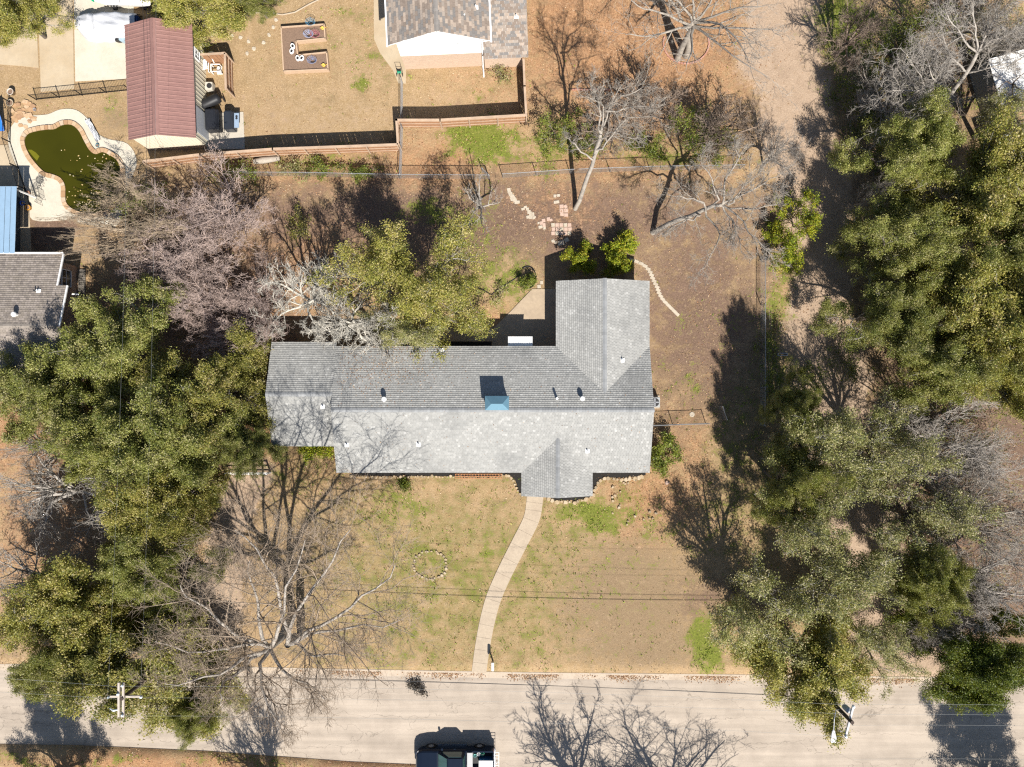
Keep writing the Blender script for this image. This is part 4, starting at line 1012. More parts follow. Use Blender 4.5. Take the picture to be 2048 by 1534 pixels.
# ------------------------------------------------------------------ small yard furniture
def rail_trellis():
    p = W(957, 952); t = thing('trellis', 'copper coloured wooden lattice lying along the front mulch bed', 'trellis', p); TR = M('copper_wood', (.42, .20, .09), .7, .15, 8)
    for i in range(17): MB().box((-1.75 + i * .22, .0, .16), (.045, .42, .04)).build('slat', TR, t)
    for y in (-.16, .0, .17): MB().box((0, y, .205), (3.6, .045, .04)).build('crossbar', TR, t)
rail_trellis()
p = W(1311, 804); t = thing('air_conditioner', 'grey outdoor air conditioner unit at the right end of the house', 'air conditioner', (p.x - .2, p.y, 0))
MB().box((0, 0, .04), (1.0, 1.0, .1)).build('pad', CONCW, t); MB().box((0, 0, .46), (.78, .78, .74)).build('case', M('ac_grey', (.40, .41, .40), .5, .08, 5), t, bevel=.03)
MB().lathe([(.33, .83), (.33, .845), (.1, .85), (.0, .85)], 20).build('fan_guard', DARKM, t)
for k in range(4): MB().box((.17 * math.cos(k * 1.57), .17 * math.sin(k * 1.57), .855), (.26, .09, .008), k * 1.57).build('fan_blade', GALV, t)
# mailbox
p = W(986, 1308); t = thing('mailbox', 'white metal mailbox on a post beside the front walk at the kerb', 'mailbox', (p.x, p.y - .55, 0))
MB().box((0, 0, .52), (.09, .09, 1.04)).build('post', M('dark_post', (.08, .06, .05), .8), t)
m = MB(); n_ = 9
pr_ = [(-.11, 0), (.11, 0)] + [(.11 * math.cos(math.pi * k / n_), .14 + .11 * math.sin(math.pi * k / n_)) for k in range(n_ + 1)]
k = len(pr_); m.add([(x, -.3, 1.04 + z) for x, z in pr_] + [(x, .3, 1.04 + z) for x, z in pr_], [tuple(range(k)), tuple(reversed(range(k, 2 * k)))] + [(i, k + i, k + (i + 1) % k, (i + 1) % k) for i in range(k)])
bx = m.build('box', WHITE, t); MB().box((.125, -.05, 1.2), (.012, .05, .16)).build('flag', M('red_flag', (.5, .03, .03), .5), bx)
# patio furniture by the pool
MESHC = M('wrought_iron', (.10, .095, .085), .5, .1, 8)
def iron_table(u, v, r, lab):
    p = W(u, v); t = thing('patio_table', lab, 'table', p, 0, 'wrought iron patio furniture')
    MB().tube([(r * math.cos(k * .3307), r * math.sin(k * .3307), .7) for k in range(20)], .018, 5).build('rim', MESHC, t)
    for k in range(9):
        x = -r + (k + .5) * 2 * r / 9; h = math.sqrt(max(r * r - x * x, 0)); MB().tube([(x, -h, .7), (x, h, .7)], .007, 3).build('bar', MESHC, t); MB().tube([(-h, x, .703), (h, x, .703)], .007, 3).build('bar', MESHC, t)
    for k in range(3):
        a = k * 2.094 + .4; MB().tube([(.06 * math.cos(a), .06 * math.sin(a), .69), (.1 * math.cos(a), .1 * math.sin(a), .3), (r * .8 * math.cos(a), r * .8 * math.sin(a), .0)], .014, 5).build('leg', MESHC, t)
iron_table(90, 363, .27, 'round wrought iron table, the upper of two beside the pool curve'); iron_table(85, 375, .27, 'round wrought iron table, the lower of two beside the pool curve')
def iron_chair(u, v, rz, lab):
    p = W(u, v); t = thing('patio_chair', lab, 'chair', p, rz, 'wrought iron patio furniture')
    for k in range(7): MB().tube([(-.22 + k * .073, -.22, .43), (-.22 + k * .073, .22, .43)], .008, 4).build('seat_bar', MESHC, t)
    MB().tube([(-.23, -.23, .43), (.23, -.23, .43), (.23, .23, .43), (-.23, .23, .43), (-.23, -.23, .43)], .014, 5).build('seat_frame', MESHC, t)
    MB().tube([(-.23, .23, .43), (-.24, .33, .88), (.24, .33, .88), (.23, .23, .43)], .014, 5).build('back_frame', MESHC, t)
    for k in range(5): MB().tube([(-.16 + k * .08, .23, .43), (-.16 + k * .08, .33, .88)], .008, 4).build('back_bar', MESHC, t)
    for x in (-.22, .22):
        for y in (-.22, .22): MB().tube([(x, y, .43), (x * 1.1, y * 1.1, 0)], .013, 5).build('leg', MESHC, t)
iron_chair(73, 387, .2, 'wrought iron chair beside the terracotta pot on the pool deck'); iron_chair(84, 403, -.5, 'wrought iron chair tilted toward the orange bucket')
def pot(u, v, r, h, mat, lab, name='flower_pot', cat='pot', z=0):
    p = W(u, v); t = thing(name, lab, cat, (p.x, p.y, z)); MB().lathe([(r * .7, 0), (r, h * .9), (r * 1.08, h * .92), (r * 1.08, h), (r * .9, h), (r * .85, h * .8)], 14).build('shell', mat, t, smooth=True)
    MB().lathe([(r * .85, h * .8), (.0, h * .82)], 12).build('soil', SOIL, t); return t
pot(60, 388, .17, .35, M('terracotta', (.42, .2, .11), .8), 'terracotta pot beside the fence on the pool deck')
pot(61, 417, .20, .4, M('orange_plastic', (.6, .28, .03), .5), 'orange bucket at the corner of the pool fence', 'bucket', 'bucket')
pot(50, 408, .17, .38, M('blue_plastic', (.02, .12, .6), .5), 'bright blue bucket next to the orange one', 'bucket', 'bucket')
pot(27, 187, .24, .45, M('pale_stone', (.55, .48, .40), .85), 'pale stone urn at the corner of the iron fence', 'urn', 'urn')
pot(24, 208, .26, .3, M('straw_pot', (.50, .42, .30), .85), 'straw coloured planter on the flagstones by the fence corner', 'planter')
pot(71, 220, .11, .15, M('blue_grey', (.3, .36, .42), .7), 'small blue grey pot on the edge of the flagstones')
pot(197, 292, .13, .2, M('teal_plastic', (.05, .22, .28), .5), 'teal float bucket on the pool deck right of the water', 'bucket', 'bucket')
pot(213, 430, .12, .2, M('royal_blue', (.02, .12, .42), .5), 'small royal blue bucket at the lower end of the pool', 'bucket', 'bucket')
p = W(5, 240); t = thing('pool_slide', 'bright blue plastic play slide by the left picture edge', 'slide', p); BP = M('play_blue', (.02, .15, .55), .4)
m = MB(); 
for i in range(7): y = -.9 + i * .3; z = .15 + 1.0 * (i / 6) ** 1.2; m.v += [(-.28, y, z + .14), (-.25, y, z), (.25, y, z), (.28, y, z + .14)]
for i in range(6):
    for k in range(3): m.f.append((i * 4 + k, i * 4 + k + 1, i * 4 + 5 + k, i * 4 + 4 + k))
ob = m.build('chute', BP, t); mo = ob.modifiers.new('s', 'SOLIDIFY'); mo.thickness = .03
for x in (-.25, .25): MB().tube([(x, .9, 0), (x, .9, 1.2)], .03, 6).build('leg', BLK, t)
# towel lying by the pool
def drape(name, label, cat, px, z, mat, amp=.05, n=14, parent=None):
    q = [W(u, v) for u, v in px]; V = []; Fq = []
    for i in range(n + 1):
        for j in range(n + 1):
            a, b = i / n, j / n; p = (q[0] * (1 - a) + q[1] * a) * (1 - b) + (q[3] * (1 - a) + q[2] * a) * b
            V.append((p.x, p.y, z + amp * (1 + math.sin(a * 17 + b * 6) * math.cos(b * 11 - a * 5)) * (.3 + rnd.random() * .5)))
    for i in range(n):
        for j in range(n): k = i * (n + 1) + j; Fq.append((k, k + 1, k + n + 2, k + n + 1))
    return tag(npmesh(name, V, Fq, mat, smooth=True), label, cat)
drape('plastic_sheet', 'crumpled white plastic sheet on the pool deck above the water', 'sheet', [(172, 243), (181, 238), (204, 280), (196, 286)], .07, M('sheet_white', (.50, .51, .53), .5), .22)
# equipment beside the shed
p = W(430, 117); t = thing('pool_filter', 'white egg shaped pool filter tank inside the cedar screen', 'pool filter', p)
MB().lathe([(.2, 0), (.22, .1), (.27, .25), (.29, .55), (.24, .8), (.12, .92), (.0, .95)], 16).build('tank', WHITE, t, smooth=True); MB().tube([(0, 0, .9), (.0, -.05, 1.05), (.1, -.3, 1.05), (.12, -.55, .4)], .035, 8).build('pipe', WHITE, t)
p = W(437, 140); t = thing('pool_pump', 'white pool pump and pipe frame inside the cedar screen', 'pump', p); PVC = M('pvc', (.72, .71, .68), .4, .05, 5)
MB().lathe([(.12, -.25), (.14, -.1), (.14, .1), (.1, .25)], 12, (.1, -.1, .25), 'y').build('motor', PVC, t); MB().box((.1, -.1, .06), (.35, .5, .1)).build('base', PVC, t)
for pts in ([(-.35, .2, .1), (-.35, .2, .6), (.3, .2, .6), (.3, .2, .1)], [(-.35, -.35, .1), (-.35, -.35, .6), (-.35, .2, .6)], [(-.35, -.35, .6), (.35, -.35, .6), (.35, -.35, .1)]): MB().tube(pts, .04, 8).build('pipe', PVC, t)
p = W(415, 135); t = thing('plastic_chair_stack', 'white slatted plastic chairs leaning on the shed wall', 'chairs', p)
for k in range(6): MB().box((-.1 + .02 * k, .35 - k * .14, .5 + .02 * k), (.5, .09, .03), .25).build('slat', WHITE, t)
for x in (-.25, .2): MB().box((x, 0, .3), (.05, .95, .05)).build('rail', WHITE, t)
for x in (-.25, .2):
    for y in (-.4, .4): MB().box((x, y, .15), (.05, .05, .3)).build('leg', WHITE, t)
p = W(424, 178); t = thing('heat_pump', 'small cream heat pump box between shed and cedar screen', 'heat pump', p)
MB().box((0, 0, .35), (.55, .6, .66)).build('case', M('cream_case', (.56, .52, .44), .5), t, bevel=.03); MB().lathe([(.2, .69), (.2, .7), (.0, .705)], 16, (.05, 0, 0)).build('fan_guard', DARKM, t)
def cover(name, label, cat, u, v, sx, sy, h, rz, mat):
    p = W(u, v); t = thing(name, label, cat, p, rz)
    m = MB(); m.prism([(-sx, -sy), (sx, -sy), (sx, sy), (-sx, sy)], .05, h * .75, [(-sx * .93, -sy * .95), (sx * .93, -sy * .95), (sx * .93, sy * .95), (-sx * .93, sy * .95)])
    m.prism([(-sx * .92, -sy * .94), (sx * .92, -sy * .94), (sx * .92, sy * .94), (-sx * .92, sy * .94)], h * .752, h, [(-sx * .6, -sy * .85), (sx * .6, -sy * .85), (sx * .6, sy * .85), (-sx * .6, sy * .85)])
    m.build('cover', mat, t, bevel=.06)
    for x in (-1, 1):
        for y in (-1, 1): MB().lathe([(.05, 0), (.05, .05)], 8, (x * sx * .8, y * sy * .8, 0)).build('caster', BLK, t)
    return t
VINYL = M('black_vinyl', (.02, .022, .028), .4, .2, 5, .3, 12)
cover('covered_grill', 'grill under a black vinyl cover on the concrete pad', 'grill', 432, 246, .56, .80, 1.2, .05, VINYL)
g = cover('gas_grill', 'black gas grill with a blue grey side shelf on the concrete pad', 'grill', 465, 247, .42, .72, 1.1, .0, M('grill_black', (.03, .035, .045), .3, .1, 5))
MB().box((.62, -.05, .85), (.36, 1.1, .05)).build('side_shelf', M('shelf_blue', (.28, .36, .46), .35), g)
for y in (.1, .25): MB().lathe([(.09, .83), (.09, .84), (.0, .845)], 14, (.62, y, .05)).build('burner', DARKM, g)
p = W(430, 210); t = thing('barrel_smoker', 'black barrel smoker with a spoked chrome wheel beside the shed', 'smoker', p, math.radians(25))
MB().lathe([(.0, -.8), (.32, -.76), (.38, -.6), (.38, .5), (.33, .7), (.0, .75)], 16, (0, 0, .78), 'x').build('barrel', BLK, t, smooth=True)
for x in (-.4, .4):
    MB().tube([(x, -.25, 0), (x, 0, .6)], .025, 6).build('leg', BLK, t); MB().tube([(x, .25, 0), (x, 0, .6)], .025, 6).build('leg', BLK, t)
w_ = MB().tube([(.85, .25 * math.cos(k * .4488), .3 + .25 * math.sin(k * .4488)) for k in range(15)], .03, 6).build('wheel', BLK, t)
for k in range(6): MB().tube([(.85, 0, .3), (.85, .24 * math.cos(k * 1.047), .3 + .24 * math.sin(k * 1.047))], .012, 5).build('spoke', GALV, w_)
# utility box
p = W(446, 10); tag(MB().box((p.x, p.y, .35), (.75, .75, .7), .5).build('utility_box', M('box_green', (.36, .45, .38), .6), bevel=.04), 'pale green utility box under the oak at the top edge', 'utility box')
# covered boat on the new concrete
def tarp():
    o = W(215, 48, .8); t = thing('covered_boat', 'boat under a wrinkled white tarp beside the red roofed shed', 'boat', (o.x, o.y, 0))
    nx, ny = 40, 18; V = []; Fq = []; L, B = 4.5, 2.1
    for i in range(nx + 1):
        for j in range(ny + 1):
            a = i / nx; b = j / ny * 2 - 1
            hw = B / 2 * min(1, (.52 + 1.6 * a ** .6)) * (1 if a < .9 else 1 - .1 * (a - .9))
            x = -L / 2 + a * L; y = b * hw * (1.0 + .02 * math.sin(a * 30)) + .0
            z = (1.15 + .25 * math.sin(a * 3.1)) * (1 - abs(b) ** 4.5 * .97)
            z += (.035 * math.sin(a * 26 + b * 4) + .03 * math.sin(b * 12 + a * 9) + .05 * math.sin(a * 9 - b * 5) + .025 * math.sin(a * 55 + b * 21)) * (1 - abs(b) ** 6)
            if .23 < a < .32: z -= .16 * (1 - abs(b) ** 4)
            V.append((x, y, max(z, .02)))
    for i in range(nx):
        for j in range(ny): k = i * (ny + 1) + j; Fq.append((k, k + ny + 1, k + ny + 2, k + 1))
    npmesh('tarp', V, Fq, M('white_tarp', (.52, .53, .55), .5, .05, 3, .3, 3), t, smooth=True)
    MB().lathe([(.0, -.1), (.25, -.1), (.28, 0), (.25, .1), (.0, .1)], 16, (.6, -1.0, .28), 'y').build('tyre', BLK, t)
    m = MB(); m.box((2.2, .3, .7), (.5, .5, .8)); m.build('outboard_motor', M('navy', (.02, .05, .15), .4), t, bevel=.06)
tarp()
o = W(235, -8, .8); t = thing('white_speedboat', 'white boat hull with a green bow stripe, cut by the top edge', 'boat', (o.x, o.y, 0))
hp_ = [(-2.35, .35), (-2.1, -.05), (-1.6, -.5), (-.8, -.75), (2.6, -.8), (2.6, .95), (-.8, .95), (-1.8, .75)]
m = MB().prism([(x * .85, y * .7) for x, y in hp_], .25, 1.0, hp_); m.build('hull', WHITE, t, bevel=.04)
MB().prism([(x * .9, y * .82 + .02) for x, y in hp_], 1.01, 1.06).build('deck', TRIM, t)
m = MB(); m.tube([(-2.4, .35, .95), (-2.13, -.09, .95), (-1.72, -.47, .95)], [.10, .13, .07], 6); m.build('bow_stripe', M('boat_green', (.0, .36, .16), .4), t)
for k in range(5): MB().box((-.9 + k * .22, -.80, .85), (.10, .02, .18 + .05 * (k % 2))).build('hull_marking', DARKM, t)
for k in range(2): MB().box((.3 + k * .7, .05, 1.07), (.03, 1.4, .03)).build('deck_seam', DARKM, t)
for x in (-.5, 1.8): MB().box((x, 0, .12), (.3, 1.4, .26)).build('cradle', BLK, t)
p = W(250, 82); tag(MB().lathe([(.22, 0), (.24, .5), (.26, .52), (.0, .56)], 16, (p.x, p.y, 0)).build('rain_barrel', M('pale_blue', (.32, .42, .48), .5)), 'pale blue barrel tucked against the shed below the boat', 'barrel')
# wooden walkway boards at the left house
p = W(165, 577); t = thing('board_walk', 'weathered board walk beside the brown shingled house', 'boardwalk', p); GB = M('grey_board', (.17, .15, .125), .9, .25, 6)
for k in range(20): MB().box((0, 1.4 - k * .145, .1), (.56, .12, .04)).build('board', GB, t)
for x in (-.2, .2): MB().box((x, 0, .04), (.06, 2.9, .075)).build('joist', GB, t)
# long stones / log by the fence and garden wall
p = W(538, 322); tag(MB().tube([(p.x - 1.1, p.y - .1, .22), (p.x - .3, p.y, .26), (p.x + .9, p.y + .15, .22)], [.2, .27, .18], 9).build('fallen_log', M('pale_log', (.40, .35, .29), .9, .2, 6, .5, 12), smooth=True), 'pale fallen log lying under the cedar fence', 'log')
cb = [W(u, v) + Vector((0, 0, .04)) for u, v in ((475, 26), (540, 26), (565, 30), (590, 25), (620, 8), (650, -6))]
tag(MB().tube(cb, .06, 6).build('garden_edging', CONCW, smooth=True), 'thin concrete edging curving across the lawn top', 'edging')
# loose rocks along the old border, right of the porch
for (cu, cv, n_, lab) in ((1232, 1000, 9, 'row of grey rocks leading down from the porch corner'), (1262, 960, 6, 'dark rocks in the weedy patch right of the porch'), (1290, 1030, 9, 'scattered small rocks in the reddish leaf litter')):
    o = W(cu, cv); t = thing('rock_row', lab, 'rocks', o)
    for k in range(n_): rock(t, rnd.uniform(-.5, .5) + (k - n_ / 2) * (.02 if cu == 1232 else .25), (k - n_ / 2) * (-.22 if cu == 1232 else .1) + rnd.uniform(-.3, .3), rnd.uniform(.08, .16), rnd.choice(BSTONE), rnd.uniform(.07, .14))
p = W(1334, 965); tag(rock(None, p.x, p.y, .22, SLABP, .15, 'pink_boulder'), 'single pinkish boulder in the leaf litter right of the house', 'boulder')
# small stone drain cover right of the house
p = W(1384, 829); tag(MB().lathe([(.2, 0), (.2, .04), (.08, .05), (.06, .03)], 14, (p.x, p.y, 0)).build('drain_cover', SLAB), 'round pale drain cover in the small fenced strip', 'drain cover')
# low slab bench in the shaded side yard
p = W(1562, 709); t = thing('steel_bench', 'small pale steel bench frame in the shaded strip by the lane', 'bench', p)
for y in (-.08, .08): MB().box((0, y, .4), (.8, .05, .04)).build('seat_rail', GALV, t)
for x in (-.35, .35): MB().box((x, 0, .19), (.05, .22, .38)).build('leg', GALV, t)

# white gate beside the left front corner of the house
a, b = W(458, 945), W(541, 944); t = thing('white_gate', 'low white rail gate left of the front corner of the house', 'gate', (a.x, a.y, 0)); L = b.x - a.x
for z in (.25, .65, 1.05): MB().box((L / 2, 0, z), (L, .05, .09)).build('rail', WHITE, t)
for k in range(4): MB().box((k * L / 3, 0, .57), (.1, .1, 1.14)).build('post', WHITE, t)

# ------------------------------------------------------------------ pickup truck
NAVY = M('truck_paint', (.010, .016, .030), .18, .05, 3, spec=.14)
CHROME = M('chrome', (.6, .6, .6), .2, .05, 4, metal=.9)
RUB = M('tyre_rubber', (.02, .02, .02), .85, .1, 9)
WIND = M('windscreen', (.05, .10, .09), .05, .1, 4, spec=.7)
tk = thing('pickup_truck', 'dark navy pickup truck with loaded bed, cut by the bottom edge', 'pickup truck', (-4.33, -28.72, -.085), math.pi)
# local: +x is the front, so the truck faces photo left
def loft(secs):
    m = MB(); n = len(secs[0])
    for s in secs: m.v += s
    for i in range(len(secs) - 1):
        for k in range(n): m.f.append((i * n + k, i * n + (k + 1) % n, (i + 1) * n + (k + 1) % n, (i + 1) * n + k))
    m.f.append(tuple(range(n))[::-1]); m.f.append(tuple((len(secs) - 1) * n + k for k in range(n)))
    return m
def sec(x, w, z0, z1, r=.12, nar=.94):
    return [(x, -w, z0), (x, w, z0), (x, w, z1 - r * 1.6), (x, w * nar, z1 - r * .5), (x, w * nar - r, z1), (x, -w * nar + r, z1), (x, -w * nar, z1 - r * .5), (x, -w, z1 - r * 1.6)]
body = loft([sec(2.97, .46, .42, .86), sec(2.91, .68, .40, .93), sec(2.78, .84, .36, 1.0), sec(2.5, .95, .34, 1.08), sec(1.9, 1.0, .34, 1.16), sec(1.35, 1.0, .34, 1.2), sec(1.2, 1.0, .34, 1.16), sec(-.75, 1.0, .34, 1.16), sec(-.86, 1.0, .34, 1.16)])
body.build('body', NAVY, tk, bevel=.03)
cab = MB(); b0 = [(1.28, -.92), (1.28, .92), (-.78, .92), (-.78, -.92)]; t0 = [(.42, -.72), (.42, .72), (-.62, .72), (-.62, -.72)]
cab.prism(b0[::-1], 1.14, 1.80, t0[::-1]); cab.build('cab', NAVY, tk, bevel=.06)
def pane(name, pts, mat=WIND): m = MB(); m.add(pts, [tuple(range(len(pts)))]); o = m.build(name, mat, tk); mo = o.modifiers.new('s', 'SOLIDIFY'); mo.thickness = .02; mo.offset = 0; return o
def lerp(a, b, t): return tuple(p + (q - p) * t for p, q in zip(a, b))
def cabface(i, j, m0=.08, off=(0, 0, 0)):
    A, B = (*b0[i], 1.14), (*b0[j], 1.14); C_, D = (*t0[j], 1.80), (*t0[i], 1.80)
    def q(s, t): p = lerp(lerp(A, B, s), lerp(D, C_, s), t); return tuple(a + b for a, b in zip(p, off))
    return [q(m0, .1), q(1 - m0, .1), q(1 - m0, .88), q(m0, .88)]
pane('windscreen', cabface(0, 1, .07, (.03, 0, .02))); pane('rear_window', cabface(2, 3, .1, (-.025, 0, .01)))
for i, j, s in ((1, 2, 1), (3, 0, -1)): pane('side_window', cabface(i, j, .1, (0, .02 * s, .01)))
for s in (-1, 1):
    MB().box((.95, s * 1.12, 1.2), (.14, .22, .2)).build('mirror', NAVY, tk, bevel=.03)
    MB().box((.0, s * 1.015, 1.0), (.16, .04, .035)).build('door_handle', CHROME, tk)
    MB().box((.25, s * 1.06, .36), (2.2, .14, .05)).build('running_board', CHROME, tk)
    MB().box((2.74, s * .70, .85), (.2, .26, .16)).build('headlight', M('lamp_clear', (.6, .6, .6), .15), tk, bevel=.03)
    MB().box((-2.9, s * .93, .95), (.1, .12, .36)).build('taillight', M('lamp_red', (.4, .02, .02), .2), tk, bevel=.02)
    for x in (1.85, -1.85):
        w = MB().lathe([(.2, -.13), (.36, -.13), (.40, -.08), (.40, .08), (.36, .13), (.2, .13)], 20, (x, s * .88, .40), 'y').build('wheel', RUB, tk)
        r_ = MB().lathe([(.0, -.02), (.2, -.02), (.22, .0), (.2, .02), (.0, .02)], 16, (x, s * 1.0, .40), 'y').build('rim', GALV, w)
        MB().lathe([(.42, -.02), (.47, .02), (.47, .03), (.42, .03)], 20, (x, s * .98, .42), 'y').build('wheel_arch', NAVY, tk)
MB().box((2.93, 0, .5), (.16, 1.2, .2)).build('front_bumper', CHROME, tk, bevel=.04); MB().box((2.9, 0, .82), (.06, .9, .26)).build('grille', BLK, tk); MB().box((-3.0, 0, .55), (.16, 1.8, .2)).build('rear_bumper', CHROME, tk, bevel=.04)
bedm = MB()
for s in (-1, 1): bedm.box((-1.9, s * .93, .80), (2.08, .14, .9))
bedm.box((-2.92, 0, .80), (.08, 1.72, .9)); bedm.box((-.93, 0, .80), (.06, 1.72, .9)); bedm.build('bed_side', NAVY, tk, bevel=.025)
MB().box((-1.9, 0, .52), (1.95, 1.7, .06)).build('bed_floor', M('bed_liner', (.05, .05, .05), .8), tk)
tb = MB().box((-1.15, 0, 1.2), (.42, 1.84, .26)).build('toolbox', M('aluminium', (.34, .34, .34), .4, .06, 5, metal=.2), tk, bevel=.02); MB().box((-1.15, 0, 1.34), (.38, 1.78, .02)).build('lid', M('aluminium', ()), tb)
TK = tk.matrix_world
def in_bed(x, y, z): return (-4.33 - x, -28.72 - y, -.085 + z)
t = thing('cooler', 'white lidded box with a blue side in the truck bed', 'box', in_bed(-2.35, .02, .55)); MB().box((0, 0, .36), (1.0, .62, .7)).build('case', M('cooler_blue', (.08, .22, .4), .4), t, bevel=.03); MB().box((0, 0, .74), (1.04, .66, .08)).build('lid', WHITE, t, bevel=.02)
pot_ = []
for (x, y, r, mt, lab) in ((-2.08, -.62, .15, GRN, 'green bucket in the truck bed'), (-1.8, -.6, .14, WHITE, 'white bucket in the truck bed beside the green one'), (-1.52, -.5, .13, M('teal_can', (.1, .3, .28), .4), 'teal paint can behind the truck toolbox')):
    t = thing('bucket', lab, 'bucket', in_bed(x, y, .55)); MB().lathe([(r * .8, 0), (r, .36), (r * 1.06, .37), (r * 1.06, .4), (r * .88, .4), (r * .8, .3)], 14).build('shell', mt, t, smooth=True)
    MB().tube([(r * math.cos(k * .524), 0, .38 + .12 * math.sin(k * .524)) for k in range(7)], .006, 4).build('handle', GALV, t)
t = thing('hitch_rack', 'steel grid cargo rack behind the truck bed', 'rack', in_bed(-3.18, 0, .55))
for k in range(8): MB().box((0, -.85 + k * .243, .6), (.32, .03, .03)).build('bar', GALV, t)
for x in (-.16, .16): MB().box((x, 0, .605), (.03, 1.76, .035)).build('rail', GALV, t)
MB().box((.0, 0, .3), (.06, .06, .58)).build('stem', GALV, t)
# bin at the lower edge of the photo and brick pillar whose shadow falls on the verge
p = W(742, 1556); t = thing('trash_bin', 'low black wheeled bin at the bottom kerb, left of the truck', 'bin', (p.x, p.y, 0), .1)
MB().prism([(-.38, -.3), (.38, -.3), (.38, .3), (-.38, .3)], .06, .45, [(-.5, -.38), (.5, -.38), (.5, .38), (-.5, .38)]).build('body', BLK, t, bevel=.03); MB().box((0, 0, .49), (1.08, .84, .06)).build('lid', M('bin_lid', (.06, .06, .065), .5), t, bevel=.025)
for x in (-.3, .3): MB().lathe([(.1, -.03), (.1, .03)], 12, (x, -.32, .1), 'x').build('wheel', BLK, t)
p = W(517, 1556); t = thing('brick_pillar', 'brick mailbox pillar on the far verge below the bottom edge', 'pillar', (p.x, p.y, 0))
MB().box((0, 0, .8), (.95, .7, 1.6)).build('brick_shaft', BRICK, t); MB().box((0, 0, 1.64), (1.1, .85, .1)).build('cap_stone', CONCW, t, bevel=.02); MB().box((0, .36, 1.2), (.3, .04, .28)).build('mail_door', BLK, t)

# ------------------------------------------------------------------ utility poles and wires
WOODP = M('pole_wood', (.10, .075, .055), .9, .2, 8, .3); ARM = M('crossarm_wood', (.52, .45, .38), .85, .15, 6); PORC = M('porcelain', (.55, .60, .62), .25)
TREATED = M('dark_wood', (.07, .05, .04), .9, .2, 8)
def insul(root, x, y, z, s=1.0): MB().lathe([(.03 * s, 0), (.06 * s, .03), (.05 * s, .06), (.07 * s, .09), (.045 * s, .13), (.05 * s, .17), (.0, .18)], 10, (x, y, z)).build('insulator', PORC, root)
pl = W(244, 1397, 10.0); pole = thing('utility_pole', 'utility pole with crossed double arms above the oak at lower left', 'utility pole', (pl.x, pl.y, 0))
MB().tube([(0, 0, -.1), (0, 0, 10.1)], [.17, .12], 12).build('pole_shaft', TREATED, pole)
for x in (-.22, .06): MB().box((x, -.1, 9.95), (.13, 2.2, .13)).build('crossarm', ARM, pole)
MB().box((.1, .02, 9.72), (2.15, .12, .12)).build('crossarm', ARM, pole)
for y in (.75, -.9): MB().tube([(-.22, y, 9.95), (.06, y, 9.95)], .02, 6).build('bolt', GALV, pole)
for x, y, z in ((-.95, .02, 9.78), (1.15, .02, 9.78), (-.95, .02, 9.78), (.06, .85, 10.01), (.06, -1.05, 10.01), (-.22, .3, 10.01)): insul(pole, x, y, z, 1.2)
MB().tube([(-.25, -.75, 9.9), (-.55, -.78, 10.0), (-.85, -.7, 9.85)], [.04, .07, .03], 8).build('cutout_fuse', PORC, pole)
pr = W(1698, 1437, 9.3); pole2 = thing('utility_pole', 'utility pole with a pale slanted crossarm and lamp arm near the lane entrance', 'utility pole', (pr.x, pr.y, 0))
MB().tube([(0, 0, -.1), (.05, -.1, 9.7)], [.17, .12], 12).build('pole_shaft', TREATED, pole2)
am = math.atan2(-63, -16)
MB().box((.03, -.15, 9.3), (2.1, .12, .14), am + math.pi).build('crossarm', M('grey_arm', (.55, .54, .54), .6), pole2)
for t_ in (-1.0, 1.0): insul(pole2, t_ * math.cos(am), -.15 + t_ * math.sin(am), 9.36, 1.3)
for a in (.3, -.3): MB().tube([(.12, a, 8.9), (.3, a * 1.6, 9.25)], .03, 6).build('brace', GALV, pole2)
MB().lathe([(.0, 0), (.17, .02), (.19, .1), (.19, .62), (.16, .7), (.0, .72)], 14, (.12, .38, 8.3)).build('transformer', M('transformer_grey', (.34, .38, .42), .5), pole2)
MB().tube([(0, 0, 7.9), (-.35, .05, 8.1), (-.5, -.5, 8.2), (-.52, -1.3, 8.15)], .03, 8).build('lamp_arm', GALV, pole2)
lm = MB().lathe([(.05, 0), (.10, .12), (.19, .5), (.21, .75), (.15, .86), (.0, .9)], 14); lh = lm.build('lamp_head', WHITE, pole2, smooth=True); lh.location = (-.52, -1.25, 8.12); lh.rotation_euler = (math.radians(90), 0, 0); lh.scale = (1, .55, 1)
MB().tube([(-.05, -1.0, 9.25), (-.45, -.85, 9.25), (-.6, -.8, 9.3)], [.02, .02, .07], 6).build('fuse_holder', GALV, pole2)

CABLE = M('cable', (.03, .03, .032), .6); ALU = M('bare_wire', (.28, .29, .28), .5)
def wire(name, label, a, b, sag, r, mat, n=24):
    a, b = Vector(a), Vector(b); pts = []
    for i in range(n + 1):
        t = i / n; p = a.lerp(b, t); p.z -= sag * 4 * t * (1 - t); pts.append(p)
    return tag(MB().tube(pts, r, 4, False).build(name, mat), label, 'wire', 'overhead wires')
PA, PB = Vector((pl.x, pl.y, 0)), Vector((pr.x, pr.y, 0)); ext = (PB - PA).normalized()
FAR_L = PA - ext * 30 + Vector((0, .2, 0)); FAR_R = PB + ext * 30
wire('phone_cable', 'thick black phone cable crossing above the street from pole to pole', PA + Vector((.15, .0, 6.0)), PB + Vector((0, .0, 6.0)), .55, .020, CABLE)
wire('phone_cable', 'thinner black cable just above the thick phone cable over the street', PA + Vector((.15, .1, 6.5)), PB + Vector((0, .15, 6.2)), .5, .012, CABLE)
wire('power_line', 'bare wire from the upper arm end of the left pole toward the right pole', PA + Vector((.06, .85, 10.15)), PB + Vector((.25, .95, 9.5)), .8, .006, ALU)
wire('power_line', 'bare wire from the lower arm end of the left pole toward the right pole', PA + Vector((.06, -1.05, 10.15)), PB + Vector((-.25, -1.1, 9.5)), .8, .006, ALU)
